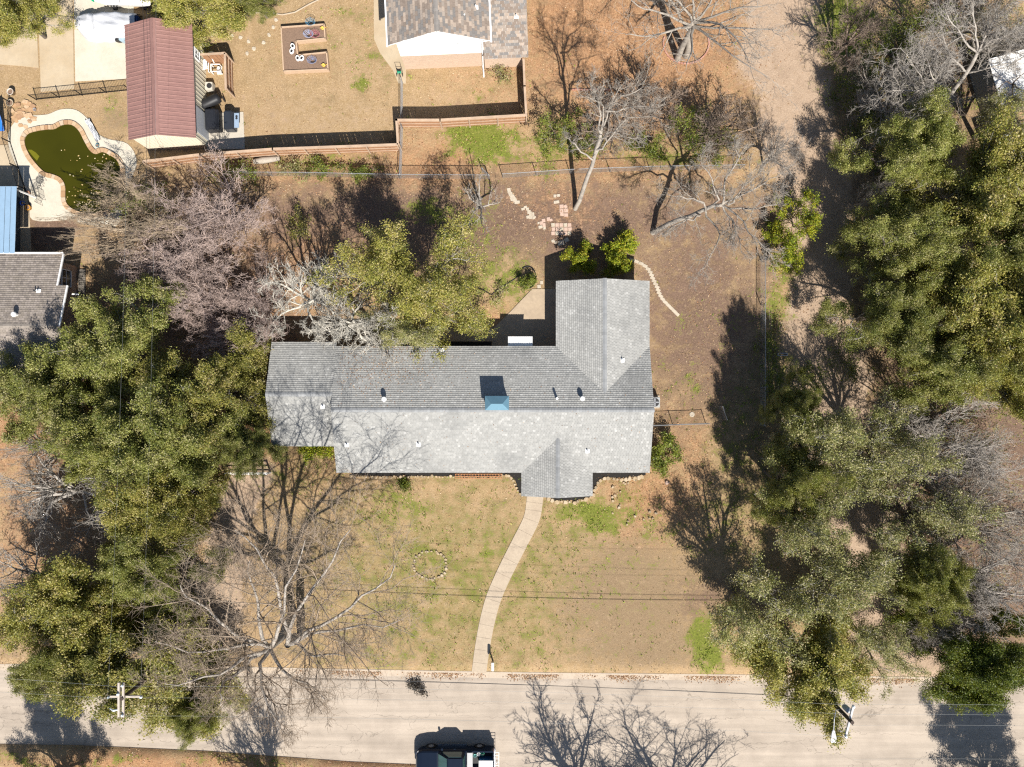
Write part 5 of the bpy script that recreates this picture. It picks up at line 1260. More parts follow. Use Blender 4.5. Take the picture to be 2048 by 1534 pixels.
wire('power_line', 'bare wire between the centres of the two utility poles', PA + Vector((.1, 0, 9.9)), PB + Vector((0, 0, 8.6)), .7, .006, ALU)
wire('power_line', 'bare wire leaving the left pole toward the left picture edge, upper one', PA + Vector((-.22, .8, 10.1)), FAR_L + Vector((0, 1.0, 9.8)), .5, .006, ALU)
wire('power_line', 'bare wire leaving the left pole toward the left picture edge, lower one', PA + Vector((-.22, .0, 10.1)), FAR_L + Vector((0, -.2, 9.8)), .5, .006, ALU)
for dx, lab in ((-.95, 'bare wire running north over the oaks from the left arm tip'), (1.15, 'bare wire running north over the oaks from the right arm tip')):
    wire('power_line', lab, PA + Vector((dx, .02, 9.95)), PA + Vector((dx * .8 + 1.0, 60, 9.6)), .9, .004, ALU)
for dy, lab in ((.95, 'bare wire from the right pole toward the right edge, topmost'), (.3, 'bare wire from the right pole toward the right edge, second'), (-.4, 'bare wire from the right pole toward the right edge, third'), (-2.6, 'bare wire over the street at right, lowest')):
    wire('power_line', lab, PB + Vector((.2, dy, 9.4)), FAR_R + Vector((0, dy + .3, 9.2)), .5, .006, ALU)
wire('service_drop', 'thin overhead cable crossing the red shed roof lengthwise', W(282, -60, 6.0), W(292, 420, 6.5), .3, .012, CABLE)
wire('service_drop', 'second thin overhead cable beside the first over the red shed roof', W(288, -60, 6.0), W(299, 420, 6.5), .35, .008, CABLE)

# ------------------------------------------------------------------ trees
def unit(D): return D / np.maximum(np.linalg.norm(D, axis=-1, keepdims=True), 1e-9)
def grow(P0, D, L, k, wobble, trop, rg):
    N = len(P0); P = np.zeros((N, k + 1, 3)); P[:, 0] = P0; d = unit(D)
    for i in range(k):
        d = unit(d + rg.normal(0, wobble, (N, 3)) + np.array([0, 0, trop])); P[:, i + 1] = P[:, i] + d * (L / k)[:, None]
    return P
def spawn(P, R, m, t0, t1, ang, rg, ratio, plane=0.0):
    """m children on each polyline; returns start, direction, length, radius"""
    N, k1, _ = P.shape; k = k1 - 1
    t = (t0 + (t1 - t0) * (np.arange(m)[None, :] + rg.random((N, m))) / m).clip(0, .999); f = t * k; i = f.astype(int); fr = (f - i)[..., None]
    idx = np.arange(N)[:, None]
    A, B = P[idx, i], P[idx, i + 1]; S = A + (B - A) * fr; T = unit(B - A)
    r = R[idx, i] * (1 - fr[..., 0]) + R[idx, i + 1] * fr[..., 0]
    X = unit(np.cross(T, rg.normal(0, 1, T.shape))); X[..., 2] *= (1 - plane); X = unit(X)
    a = np.radians(ang) * rg.uniform(.65, 1.3, t.shape)[..., None]
    D = T * np.cos(a) + X * np.sin(a)
    plen = np.linalg.norm(np.diff(P, axis=1), axis=2).sum(1)[:, None]
    L = plen * ratio * (1.15 - .55 * t) * rg.uniform(.7, 1.25, t.shape)
    return S.reshape(-1, 3), D.reshape(-1, 3), L.ravel(), r.ravel()
def tubes(P, R, n):
    N, k1, _ = P.shape
    T = np.zeros_like(P); T[:, 1:-1] = P[:, 2:] - P[:, :-2]; T[:, 0] = P[:, 1] - P[:, 0]; T[:, -1] = P[:, -1] - P[:, -2]; T = unit(T)
    ref = np.where(np.abs(T[:, :1, 2:3]) > .9, np.array([1.0, 0, 0]), np.array([0, 0, 1.0])); A = unit(np.cross(T, np.broadcast_to(ref, T.shape))); B = np.cross(T, A)
    th = 2 * np.pi * np.arange(n) / n
    V = P[:, :, None] + R[:, :, None, None] * (A[:, :, None] * np.cos(th)[:, None] + B[:, :, None] * np.sin(th)[:, None])
    b = (np.arange(N) * k1 * n)[:, None, None] + (np.arange(k1 - 1) * n)[None, :, None]; j = np.arange(n)[None, None, :]; j2 = (j + 1) % n
    Fq = np.stack([b + j, b + j2, b + n + j2, b + n + j], -1).reshape(-1, 4)
    return V.reshape(-1, 3), Fq
def joint(parts):
    V = []; Fq = []; c = 0
    for v, f in parts: V.append(v); Fq.append(f + c); c += len(v)
    return np.concatenate(V), np.concatenate(Fq)
def taper(N, k, r0, r1): return np.asarray(r0).reshape(-1, 1) * np.linspace(1, r1, k + 1)[None, :] * np.ones((N, 1))

def leaf_tris(C, size, asp, upb, rg):
    N = len(C); a = unit(rg.normal(0, 1, (N, 3))); nn = unit(rg.normal(0, 1, (N, 3)) + np.array([0, 0, upb])); b = unit(np.cross(nn, a)); a = unit(np.cross(b, nn))
    l = size * rg.uniform(.65, 1.3, (N, 1)); w = l * asp
    return np.stack([C - a * l * .5 + b * w * .5, C + a * l * .5, C - a * l * .4 - b * w * .5], 1).reshape(-1, 3), np.arange(N * 3).reshape(N, 3)

def leaf_quads(C, n_sp, size, asp, upb, rg):
    """leaves: diamond quads at centres C"""
    N = len(C); a = unit(rg.normal(0, 1, (N, 3))); nn = unit(rg.normal(0, 1, (N, 3)) + np.array([0, 0, upb])); b = unit(np.cross(nn, a)); a = unit(np.cross(b, nn))
    l = size * rg.uniform(.65, 1.3, (N, 1)); w = l * asp
    V = np.stack([C - a * l * .5, C + b * w * .5 - a * l * .05, C + a * l * .5, C - b * w * .5 - a * l * .05], 1).reshape(-1, 3)
    return V, np.arange(N * 4).reshape(N, 4)

BARK = {'warm': M('warm_twig', (.34, .265, .195), .9, .25, 6), 'twig': M('twig_bark', (.36, .335, .29), .9, .25, 6), 'oak': M('oak_bark', (.15, .125, .10), .95, .3, 8, .5, 20), 'pale': M('pale_bark', (.42, .38, .33), .9, .2, 5, .4, 14, col2=(.26, .23, .20), scale2=2.5, lo=.45, hi=.65), 'grey': M('grey_bark', (.38, .335, .28), .9, .2, 5, .4, 14, col2=(.22, .195, .17), scale2=2, lo=.45, hi=.7),
        'pink': M('myrtle_bark', (.48, .37, .32), .85, .2, 4), 'tan': M('tan_bark', (.40, .31, .215), .9, .2, 5), 'lichen': M('lichen_bark', (.58, .54, .46), .9, .2, 5), 'brown': M('brown_bark', (.27, .205, .155), .9, .25, 6), 'violet': M('violet_bark', (.42, .375, .325), .9, .2, 5)}
PROTO = {}
PAL = {'oak': [(0.227, 0.237, 0.055), (0.171, 0.189, 0.042), (0.302, 0.289, 0.091), (0.109, 0.131, 0.027), (0.364, 0.336, 0.152)],
       'gold': [(0.272, 0.255, 0.052), (0.197, 0.200, 0.040), (0.354, 0.310, 0.085), (0.118, 0.137, 0.027), (0.417, 0.349, 0.152)],
       'grey': [(0.251, 0.250, 0.085), (0.189, 0.197, 0.062), (0.339, 0.313, 0.139), (0.126, 0.141, 0.040), (0.415, 0.358, 0.201)],
       'lime': [(.25, .29, .018), (.18, .235, .015), (.35, .355, .026), (.10, .145, .011), (.38, .32, .03)],
       'deep': [(0.083, 0.115, 0.013), (0.127, 0.155, 0.017), (0.061, 0.086, 0.011), (0.182, 0.196, 0.024), (0.143, 0.163, 0.019)],
       'dark': [(.05, .045, .04), (.07, .06, .05), (.04, .035, .03), (.09, .075, .06), (.06, .05, .04)],  # shadow tone for the clump added on the street
       'shrub': [(.165, .20, .028), (.115, .155, .02), (.23, .25, .042), (.08, .105, .016), (.19, .185, .042)]}

def finish(root, base, Ps, leaves, bark, pal, rg, leaf=.15, asp=.56, upb=.5, spread=.16, lpt=16, barep=.12, sides=(9, 6, 4, 3, 3), fbark=None):
    """Ps = [(P,R)...] per level in world coordinates"""
    n_tr = 2 if len(Ps) > 3 else 1
    O = np.array(base)
    V, Fq = joint([tubes(P - O, R, sides[min(i, 4)]) for i, (P, R) in enumerate(Ps[:n_tr])])
    npmesh('trunk', V, Fq, bark, root, smooth=True)
    keep = rg.random(len(Ps[-1][0])) > barep
    fine = [(P - O, R) for P, R in Ps[n_tr:]]
    if leaves:
        sel = ~keep | (rg.random(len(keep)) < .15); fine[-1] = (fine[-1][0][sel], fine[-1][1][sel])
    V, Fq = joint([tubes(P, R, sides[min(i + n_tr, 4)]) for i, (P, R) in enumerate(fine) if len(P)])
    npmesh('branches', V, Fq, BARK[fbark] if fbark else BARK['twig'] if leaves and lpt > 4 else bark, root, smooth=True)
    if leaves:
        P = Ps[-1][0]; P = P[keep]; N = len(P)
        t = rg.random((N, lpt)) ** .7; k = P.shape[1] - 1; f = (t * k).clip(0, k - .001); i = f.astype(int); fr = (f - i)[..., None]; idx = np.arange(N)[:, None]
        C = P[idx, i] * (1 - fr) + P[idx, i + 1] * fr; C = C + rg.normal(0, spread, C.shape) * np.array([1, 1, .7])
        C = C.reshape(-1, 3); V, Fq = leaf_tris(C - O, leaf, asp, upb, rg)
        pc = np.array(pal); tone = rg.choice(len(pc), N, p=[.3, .22, .2, .16, .12])      # tone per spray plus per leaf
        lf = rg.choice(len(pc), (N, lpt), p=[.3, .22, .2, .16, .12]); use = rg.random((N, lpt)) < .78
        ci = np.where(use, tone[:, None], lf).ravel(); col = pc[ci] * rg.uniform(.85, 1.15, (len(ci), 1))
        npmesh('crown', V, Fq, LEAF, root, np.repeat(col, 3, 0))

def make_tree(name, label, u, v, r_px, h, kind='oak', bark='oak', leaves=True, seed=1, tr_h=.28, off=(0, 0), n=(8, 7, 7, 4), rr=None, lpt=16, leaf=.155, group=None, cat='tree', zc=.68, incl=(12, 78), wob_=.17, barep=.12, low=.42, spread=.17, asp=.56, trunk_r=None, twig=.011, square=None):
    """crown centred on photo pixel (u,v) at height zc*h with pixel radius r_px (rx,ry)"""
    rg = np.random.default_rng(seed * 977 + 5)
    s = (CAM_H - zc * h) / FPX; rx, ry = (r_px if isinstance(r_px, tuple) else (r_px, r_px)); rx *= s; ry *= s
    c = np.array(W(u, v, zc * h)[:2]); b2 = c + np.array(off); base = (float(b2[0]), float(b2[1]), 0.0)
    root = thing(name, label, cat, base, 0, group)
    if square is not None and square in PROTO:      # another tree of this build: same meshes, turned and resized
        src, (qx, qy, qh), used = PROTO[square]; PROTO[square][2] += 1
        fl = ((1, -1), (-1, 1), (-1, -1), (1, 1))[used % 4]
        for ch in src.children:
            c2 = copy_of(ch, root); c2.scale = (fl[0] * rx / qx, fl[1] * ry / qy, h / qh)
        return root
    R0 = trunk_r or .022 * h + .05
    P0 = grow(np.array([[0, 0, -.1]]), np.array([[rg.normal(0, .12), rg.normal(0, .12), 1.0]]), np.array([h * tr_h + .1]), 4, .06, .1, rg); Rt = taper(1, 4, [R0], .72)
    nl = n[0]; az = 2 * np.pi * (np.arange(nl) + rg.uniform(-.3, .3, nl)) / nl + rg.random() * 6; inc = np.radians(rg.permutation(np.linspace(incl[0], incl[1], nl)))
    D = np.stack([np.sin(inc) * np.cos(az), np.sin(inc) * np.sin(az), np.cos(inc)], 1); S = P0[0, -1] - np.array([0, 0, 1]) * rg.uniform(0, h * .06, nl)[:, None]
    L = h * .62 * rg.uniform(.8, 1.15, nl); P1 = grow(S, D, L, 6, wob_, .05, rg); R1 = taper(nl, 6, np.full(nl, R0 * .55), .22)
    Ps = [(P0, Rt), (P1, R1)]
    par = (P1, R1)
    angs = (48, 50, 52, 50); rat = (.55, .50, .5, .5); ks = (4, 3, 2, 2)
    for q, m in enumerate(n[1:]):
        S, Dd, L, r = spawn(par[0], par[1], m, .25 if q == 0 else .15, 1.0, angs[q], rg, rat[q], .25)
        last = q == len(n) - 2
        P = grow(S, Dd, L, ks[q], wob_ * (1.0 if not last else .8), .10, rg); rad = np.clip(r * .6, twig, None)
        Rr = taper(len(P), ks[q], rad, .35); par = (P, Rr); Ps.append(par)
    tips = Ps[-1][0][:, -1]
    # fit the crown to the wanted radius, centre and height
    mz = np.percentile(tips[:, 2], 99); lowz = np.percentile(tips[:, 2], 3)
    ctr = np.median(tips[:, :2], 0); rx0 = np.percentile(np.abs(tips[:, 0] - ctr[0]), 94); ry0 = np.percentile(np.abs(tips[:, 1] - ctr[1]), 94)
    out = []
    for P, R in Ps:
        P = P.copy(); z = P[..., 2]; th = h * tr_h
        zz = np.where(z > th, th + (z - th) * (h * .985 - th) / max(mz - th, .1), z); zz = np.where(z < th * .8, np.minimum(zz, z), zz)
        if lowz < th: zz = np.where(z > th * .9, zz, zz)
        f = np.clip(z / th, 0, 1)[..., None]
        xy = P[..., :2]; xy2 = (xy - ctr) * np.array([rx / rx0, ry / ry0]) + ctr * 0 - np.array(off)
        P[..., :2] = xy * (1 - f) + xy2 * f; P[..., 2] = np.maximum(zz, -.1)
        P += np.array(base); out.append((P, R))
    finish(root, base, out, leaves, BARK[bark], PAL[kind], rg, leaf=leaf, lpt=lpt, barep=barep, spread=spread, asp=asp)
    if square is not None: PROTO[square] = [root, (rx, ry, h), 0]
    return root

def limb_tree(name, label, base_px, trunk, limbs, bark, seed, r0=.26, n=(6, 6, 5), ratio=(.42, .5, .5), twig=.011, leaves=None, lpt=6, wob_=.2, plane=.1, trop=.04, angs=(46, 48, 50), fbark=None, lr=.42, crook=.05):
    """tree with main limbs given as (u,v,z) polylines, finer growth added on them"""
    rg = np.random.default_rng(seed * 131 + 3); base = W(*base_px); root = thing(name, label, 'tree', base)
    def poly(pts, k):
        q = np.array([W(u, v, z) for u, v, z in smooth_line([tuple(map(float, p)) for p in pts], 6)]); t = np.linspace(0, 1, len(q)); tt = np.linspace(0, 1, k + 1)
        o = np.stack([np.interp(tt, t, q[:, i]) for i in range(3)], 1); jit = np.cumsum(rg.normal(0, crook, (k - 1, 3)), 0); o[1:-1] += jit - np.linspace(0, 1, k - 1)[:, None] * jit[-1] * .5; return o
    P0 = np.stack([poly(t, 7) for t in trunk]); R0 = taper(len(P0), 7, np.full(len(P0), r0), .62)
    P1 = np.stack([poly(l, 9) for l in limbs]); R1 = taper(len(P1), 9, np.full(len(P1), r0 * lr), .16)
    Ps = [(P0, R0), (P1, R1)]; par = (P1, R1)
    for q, m in enumerate(n):
        S, D, L, r = spawn(par[0], par[1], m, .22 if q == 0 else .12, 1.0, angs[min(q, 2)], rg, ratio[min(q, 2)], plane)
        P = grow(S, D, L, (5, 4, 3, 3)[q], wob_, trop, rg); par = (P, taper(len(P), (5, 4, 3, 3)[q], np.clip(r * .55, twig, None), .35)); Ps.append(par)
    finish(root, tuple(base), Ps, leaves is not None, BARK[bark], PAL[leaves or 'oak'], rg, lpt=lpt, barep=.35, fbark=fbark)
    return root

OAKS = [  # u, v, radius px, height, palette, label
 (225, 700, (105, 120), 8.5, 'oak', 'live oak whose shadow falls on the brown shingled roof', {}),
 (425, 775, (105, 90), 8.0, 'gold', 'live oak touching the left end of the grey roof', {}),
 (320, 890, (140, 115), 9.5, 'oak', 'broadest live oak in the middle of the left grove', {'lpt': 24}),
 (80, 790, (95, 110), 8.5, 'oak', 'greyish live oak at the left edge below the brown roof', {'barep': .3}),
 (490, 895, (62, 55), 6.0, 'oak', 'smaller live oak overhanging the left front corner of the house', {}),
 (330, 1010, (90, 85), 9.0, 'gold', 'yellowish live oak above the dark gap in the left grove', {}),
 (190, 880, (95, 95), 9.0, 'oak', 'live oak left of the broadest one in the left grove', {}),
 (290, 1145, (105, 80), 7.5, 'oak', 'live oak left of the big bare front yard tree', {}),
 (160, 1225, (120, 95), 8.5, 'gold', 'wide live oak near the lower left corner', {}),
 (110, 1320, (90, 75), 7.5, 'oak', 'live oak beside the street at lower left', {'barep': .25}),
 (300, 1345, (140, 110), 8.0, 'gold', 'live oak under the crossed pole arms reaching over the street', {'lpt': 24}),
 (395, 1420, (60, 50), 6.5, 'oak', 'low oak bough cluster over the street right of the utility pole', {}),
 (10, 15, (75, 60), 7.0, 'gold', 'oak crown in the top left corner over the drive', {}),
 (365, -5, (90, 62), 6.5, 'gold', 'oak crown overlapping the top end of the red shed roof', {}),
 (505, -8, (50, 30), 5.0, 'oak', 'small oak crown at the top edge right of the utility box', {}),
 (1830, 300, (95, 90), 9.0, 'oak', 'live oak below the white feathery bare tree', {}),
 (1960, 400, (120, 120), 10.0, 'gold', 'tall live oak at the right edge below the grey shed roof', {'lpt': 24}),
 (1830, 480, (95, 85), 9.0, 'oak', 'live oak bordering the narrow part of the dirt lane', {}),
 (1790, 625, (95, 85), 8.5, 'oak', 'live oak reaching furthest over the dirt lane', {'barep': .22}),
 (1950, 610, (110, 110), 9.5, 'gold', 'live oak at the right edge in the middle of the right grove', {'lpt': 24}),
 (1890, 730, (105, 85), 9.0, 'oak', 'live oak just above the greyish bare thicket at right', {}),
 (1640, 880, (85, 75), 10.5, 'grey', 'thin grey green oak left of the lane in mid right', {'lpt': 10, 'barep': .42}),
 (1770, 900, (95, 85), 10, 'grey', 'sparse oak with bare twigs over the lane in mid right', {'lpt': 10, 'barep': .5}),
 (1620, 1040, (80, 85), 10.5, 'grey', 'sparse oak with tan ground showing on its right', {'lpt': 10, 'barep': .42}),
 (1850, 1040, (100, 90), 8.5, 'grey', 'sparse oak beside the violet grey bare thicket', {'lpt': 10, 'barep': .4}),
 (1700, 1160, (95, 80), 10.5, 'grey', 'loose oak above the kerbside oak at right', {'lpt': 10, 'barep': .42}),
 (1520, 1235, (95, 90), 9.8, 'grey', 'oak spreading over the right end of the front lawn', {'lpt': 11}),
 (1640, 1325, (125, 100), 8.0, 'gold', 'broad kerbside oak above the street lamp', {'lpt': 13}),
 (1860, 1165, (80, 75), 9.0, 'oak', 'dense oak right of the lane near its lower end', {}),
 (1960, 1325, (115, 85), 7.5, 'deep', 'dark glossy oak at the lower right corner over the street', {'lpt': 22, 'barep': .03}),
 (825, 562, (128, 100), 8.0, 'gold', 'evergreen oak behind the house casting the big back yard shadow', {'lpt': 15, 'barep': .2, 'n': (9, 8, 7, 5), 'airy': 1, 'twig': .015}),
 (815, 662, (70, 42), 6.5, 'grey', 'leafy bough cluster of oak dipping over the back eave', {'lpt': 12, 'barep': .2}),
 (2040, 225, (75, 50), 8.0, 'grey', 'thin oak shading the near side of the white metal roof', {}),
 (1596, 965, (60, 75), 10.5, 'oak', 'dense oak at the left rim of the right grove, over the side yard', {}),
 (1592, 815, (45, 60), 9.0, 'oak', 'slim oak beside the chain link fence end by the lane', {}),
 (2040, 505, (90, 100), 9.5, 'oak', 'live oak cut by the right edge between two taller golden ones', {}),
 (2040, 720, (85, 90), 9.0, 'gold', 'golden live oak cut by the right edge above the bare thicket', {}),
 (1760, 1290, (60, 60), 7.0, 'grey', 'thin oak at the mouth of the dirt lane', {'lpt': 10, 'barep': .42}),
 (70, 1648, (85, 70), 7.5, 'oak', 'oak beyond the bottom left edge throwing its shadow on the street', {}),
 (2088, 1660, (85, 75), 8, 'oak', 'oak beyond the bottom right edge throwing its shadow on the street', {}),
]
cnt_ = {}
for i, (u, v, r, h, pal, lab, kw) in enumerate(OAKS):
    kw = dict(kw); kw['lpt'] = int(kw.get('lpt', 22) * 2.6); kw.setdefault('n', (8, 6, 6, 5) if pal == 'grey' else (10, 8, 7, 5)); airy = kw.pop('airy', 0)
    if pal == 'grey': kw['lpt'] = 26; kw['barep'] = .42; kw['twig'] = .016
    cnt_[pal, 0] = cnt_.get((pal, 0), -1) + 1
    make_tree('oak_tree', lab, u, v, r, h, pal, 'oak', True, seed=i + 1, group='evergreen oaks', square=(pal, airy, cnt_[pal, 0] % {'oak': 2, 'gold': 2, 'grey': 2}.get(pal, 1)), incl=(4, 80), leaf=.112, asp=.62, spread=.19, wob_=.22, **{'barep': .25, 'twig': .014, **kw})

BARE = [
 (430, 430, (95, 110), 6.5, 'pink', 'pinkish crape myrtle with bare twigs, the upper one', dict(n=(9, 8, 7, 5), incl=(8, 60), tr_h=.12)),
 (395, 600, (90, 85), 6.0, 'pink', 'pinkish crape myrtle with bare twigs, below the upper one', dict(n=(9, 8, 7, 5), incl=(8, 60), tr_h=.12)),
 (510, 600, (55, 85), 5.0, 'pink', 'thin pinkish bare shrub tree near the left back corner of the house', dict(n=(7, 7, 6, 5), incl=(8, 60), tr_h=.12)),
 (240, 450, (115, 75), 6.0, 'tan', 'tan bare tree spreading toward the pool', dict(n=(8, 7, 6, 5), incl=(10, 75), tr_h=.15)),
 (630, 585, (105, 85), 8.2, 'lichen', 'pale lichen covered bare tree left of the evergreen oak', dict(n=(8, 7, 6, 5), incl=(10, 75), wob_=.26)),
 (725, 645, (110, 65), 8.4, 'lichen', 'pale lichen covered bare branches over the back eave', dict(n=(8, 7, 6, 5), incl=(10, 75), wob_=.26)),
 (955, 395, (40, 55), 4.5, 'pale', 'small white barked bare tree near the yard gate', dict(n=(6, 5, 4, 3), incl=(15, 60), tr_h=.2)),
 (1310, 200, (70, 60), 6.0, 'brown', 'grey bare tree in the thicket behind the leaning trunk', dict(n=(8, 7, 6, 5))),
 (1230, 250, (60, 60), 5.0, 'brown', 'brownish bare sapling in the thicket beside the leaning trunk', dict(n=(7, 6, 6, 4))),
 (1450, 250, (80, 60), 5.5, 'brown', 'bare shrub tree at the right end of the thicket by the lane', dict(n=(8, 7, 6, 5))),
 (1935, 890, (125, 105), 7.5, 'violet', 'violet grey bare tree, the topmost of the right edge thicket', dict(n=(9, 8, 7, 5))),
 (1985, 1040, (120, 110), 8, 'grey', 'grey bare tree in the middle of the right edge thicket', dict(n=(9, 8, 7, 5))),
 (1975, 1180, (120, 105), 8, 'violet', 'violet grey bare tree, lowest of the right edge thicket', dict(n=(9, 8, 7, 5))),
 (75, 1015, (130, 95), 9.0, 'pale', 'pale bare tree at the left edge amid the oaks', dict(n=(8, 6, 6, 4), wob_=.25)),
 (30, 1180, (90, 80), 9.0, 'pale', 'pale bare tree at the left edge above the street', dict(n=(8, 6, 6, 4))),
 (45, 880, (60, 50), 6.5, 'pale', 'pale bare treetop at the left edge over orange litter', dict(n=(7, 6, 5, 4))),
 (1750, 395, (30, 35), 6.5, 'grey', 'single grey bare crown at the lane side of the right grove', dict(n=(6, 6, 5, 4))),
 (1880, 960, (90, 80), 6.5, 'grey', 'low grey bare tree at the left side of the right edge thicket', dict()),
 (1900, 1260, (70, 60), 6.0, 'violet', 'violet grey bare tree just above the dark glossy oak', dict()),
 (1880, 130, (80, 80), 6.0, 'pale', 'pale twiggy bare tree under the white feathery one', dict()),
 (1780, 190, (60, 70), 5.5, 'grey', 'grey twiggy bare tree at the left of the white feathery one', dict()),
 (2020, 50, (70, 70), 7.5, 'grey', 'grey twiggy bare treetop in the top right corner', dict()),
 (350, 520, (110, 100), 5.5, 'pink', 'pinkish crape myrtle between the two larger ones', dict(incl=(8, 60), tr_h=.12)),
 (470, 660, (80, 60), 5.0, 'pink', 'pinkish crape myrtle close to the left back corner of the roof', dict(incl=(8, 60), tr_h=.12)),
 (1200, 1740, (130, 95), 9.3, 'brown', 'bare tree beyond the bottom edge, left of two shadowing the street', dict()),
 (1390, 1748, (160, 95), 9.6, 'brown', 'bare tree beyond the bottom edge, right of two shadowing the street', dict()),
 (500, 1735, (90, 80), 10.5, 'brown', 'bare tree beyond the bottom edge left of the brick pillar', dict(n=(7, 7, 6, 4))),
 (1560, 300, (45, 60), 5.5, 'violet', 'thin bare tree leaning over the upper lane', dict(n=(6, 6, 5, 4))),
 (1720, 60, (60, 70), 6.5, 'brown', 'dark bare tree in the green verge at the top right', dict(n=(7, 6, 5, 4))),
 (250, 395, (60, 60), 4.0, 'tan', 'tan bare shrub leaning over the pool end', dict(n=(7, 6, 6, 4), tr_h=.1)),
]
for i, (u, v, r, h, bk, lab, kw) in enumerate(BARE):
    if lab:
        kw = dict(kw); kw['n'] = {'pink': (10, 9, 8, 6), 'violet': (10, 9, 8, 6), 'grey': (10, 9, 7, 6), 'lichen': (9, 9, 8, 5), 'tan': (9, 9, 8, 5), 'pale': (8, 8, 7, 5), 'brown': (9, 8, 7, 5)}[bk]
        wide = r[0] > 150; small = h < 4.6 and bk == 'pale'
        if small: kw['n'] = (6, 5, 5, 3)
        cnt_[bk] = cnt_.get(bk, -1) + 1
        make_tree('bare_tree', lab, u, v, r, h, 'oak', bk, False, seed=200 + i, group='leafless trees', twig=.016 if bk == 'lichen' else .014, square=(bk, wide, small, cnt_[bk] % {'violet': 2, 'pale': 2}.get(bk, 1)), **kw)

limb_tree('leaning_tree', 'pale leaning bare tree with a thick white trunk in the back yard', (1150, 418),
    [[(1150, 418, 0), (1163, 385, 2.0), (1178, 340, 4.2), (1195, 290, 6.4), (1203, 255, 7.6)]],
    [[(1203, 255, 7.6), (1212, 222, 8.8), (1238, 185, 10), (1255, 160, 10.8)], [(1190, 300, 6.0), (1215, 285, 7.0), (1255, 238, 8.6), (1325, 240, 9.6)], [(1203, 255, 7.6), (1225, 205, 9.0), (1262, 190, 10), (1305, 172, 10.6)],
     [(1200, 265, 7.4), (1200, 225, 8.6), (1192, 190, 9.6), (1180, 165, 10.2)], [(1186, 315, 5.6), (1215, 262, 6.8), (1240, 262, 7.4), (1275, 275, 8)], [(1203, 255, 7.6), (1208, 215, 9), (1190, 200, 9.8), (1160, 195, 10.4)], [(1186, 320, 5.4), (1150, 290, 6.5), (1130, 275, 7)], [(1212, 222, 8.8), (1250, 215, 9.4), (1300, 215, 9.9)]],
    'grey', 1, .18, (8, 7, 6), crook=.08)
limb_tree('spreading_bare_tree', 'wide spreading grey bare tree between the back yard and the lane', (1305, 466),
    [[(1305, 466, 0), (1335, 455, 1.6), (1375, 440, 3.2), (1412, 425, 4.6), (1445, 410, 5.6)]],
    [[(1445, 410, 5.6), (1480, 385, 6.8), (1520, 350, 8)], [(1412, 425, 4.6), (1380, 400, 6), (1330, 385, 7.2)], [(1445, 410, 5.6), (1500, 420, 6.6), (1560, 400, 7.6)], [(1445, 410, 5.6), (1470, 450, 6.4), (1490, 510, 7)], [(1412, 425, 4.6), (1440, 470, 5.8), (1400, 540, 6.4)],
     [(1430, 418, 5.2), (1430, 360, 6.8), (1400, 310, 8)], [(1445, 410, 5.6), (1460, 350, 7.2), (1470, 300, 8.4)], [(1400, 430, 4.2), (1360, 450, 5.5), (1320, 470, 6.2)], [(1445, 410, 5.6), (1510, 460, 6.6), (1545, 520, 7)], [(1445, 410, 5.6), (1510, 370, 7), (1570, 340, 8)]],
    'grey', 2, .2, (9, 8, 7), crook=.12)
limb_tree('ringed_tree', 'large bare tree inside the brick ring at the top edge', (1360, 112),
    [[(1355, 118, 0), (1362, 100, 1.5), (1372, 78, 3.2), (1385, 52, 5)], [(1372, 112, 0), (1375, 95, 1.6), (1380, 70, 3.4), (1390, 45, 5.2)]],
    [[(1385, 52, 5), (1340, 30, 6.8), (1290, 18, 8.4), (1255, -8, 9.6)], [(1385, 52, 5), (1360, 15, 7.2), (1335, -20, 9)], [(1390, 45, 5.2), (1385, 5, 7.4), (1380, -40, 9.6)], [(1390, 45, 5.2), (1420, 10, 7.4), (1440, -35, 9.5)], [(1390, 45, 5.2), (1430, 35, 6.8), (1480, 10, 8.6), (1530, 12, 10)],
     [(1385, 52, 5), (1430, 55, 6.5), (1490, 60, 8), (1560, 62, 9.4)], [(1385, 52, 5), (1420, 75, 6.2), (1460, 115, 7.6), (1540, 160, 9)], [(1385, 52, 5), (1340, 62, 6.4), (1290, 72, 7.8), (1250, 70, 8.8)], [(1390, 45, 5.2), (1440, 45, 7), (1475, 85, 8.4), (1490, 120, 9)], [(1385, 52, 5), (1385, 100, 6.5), (1372, 140, 7.6)], [(1375, 60, 4.4), (1340, 0, 7), (1290, -30, 8.6)]],
    'grey', 3, .27, (6, 6, 5))
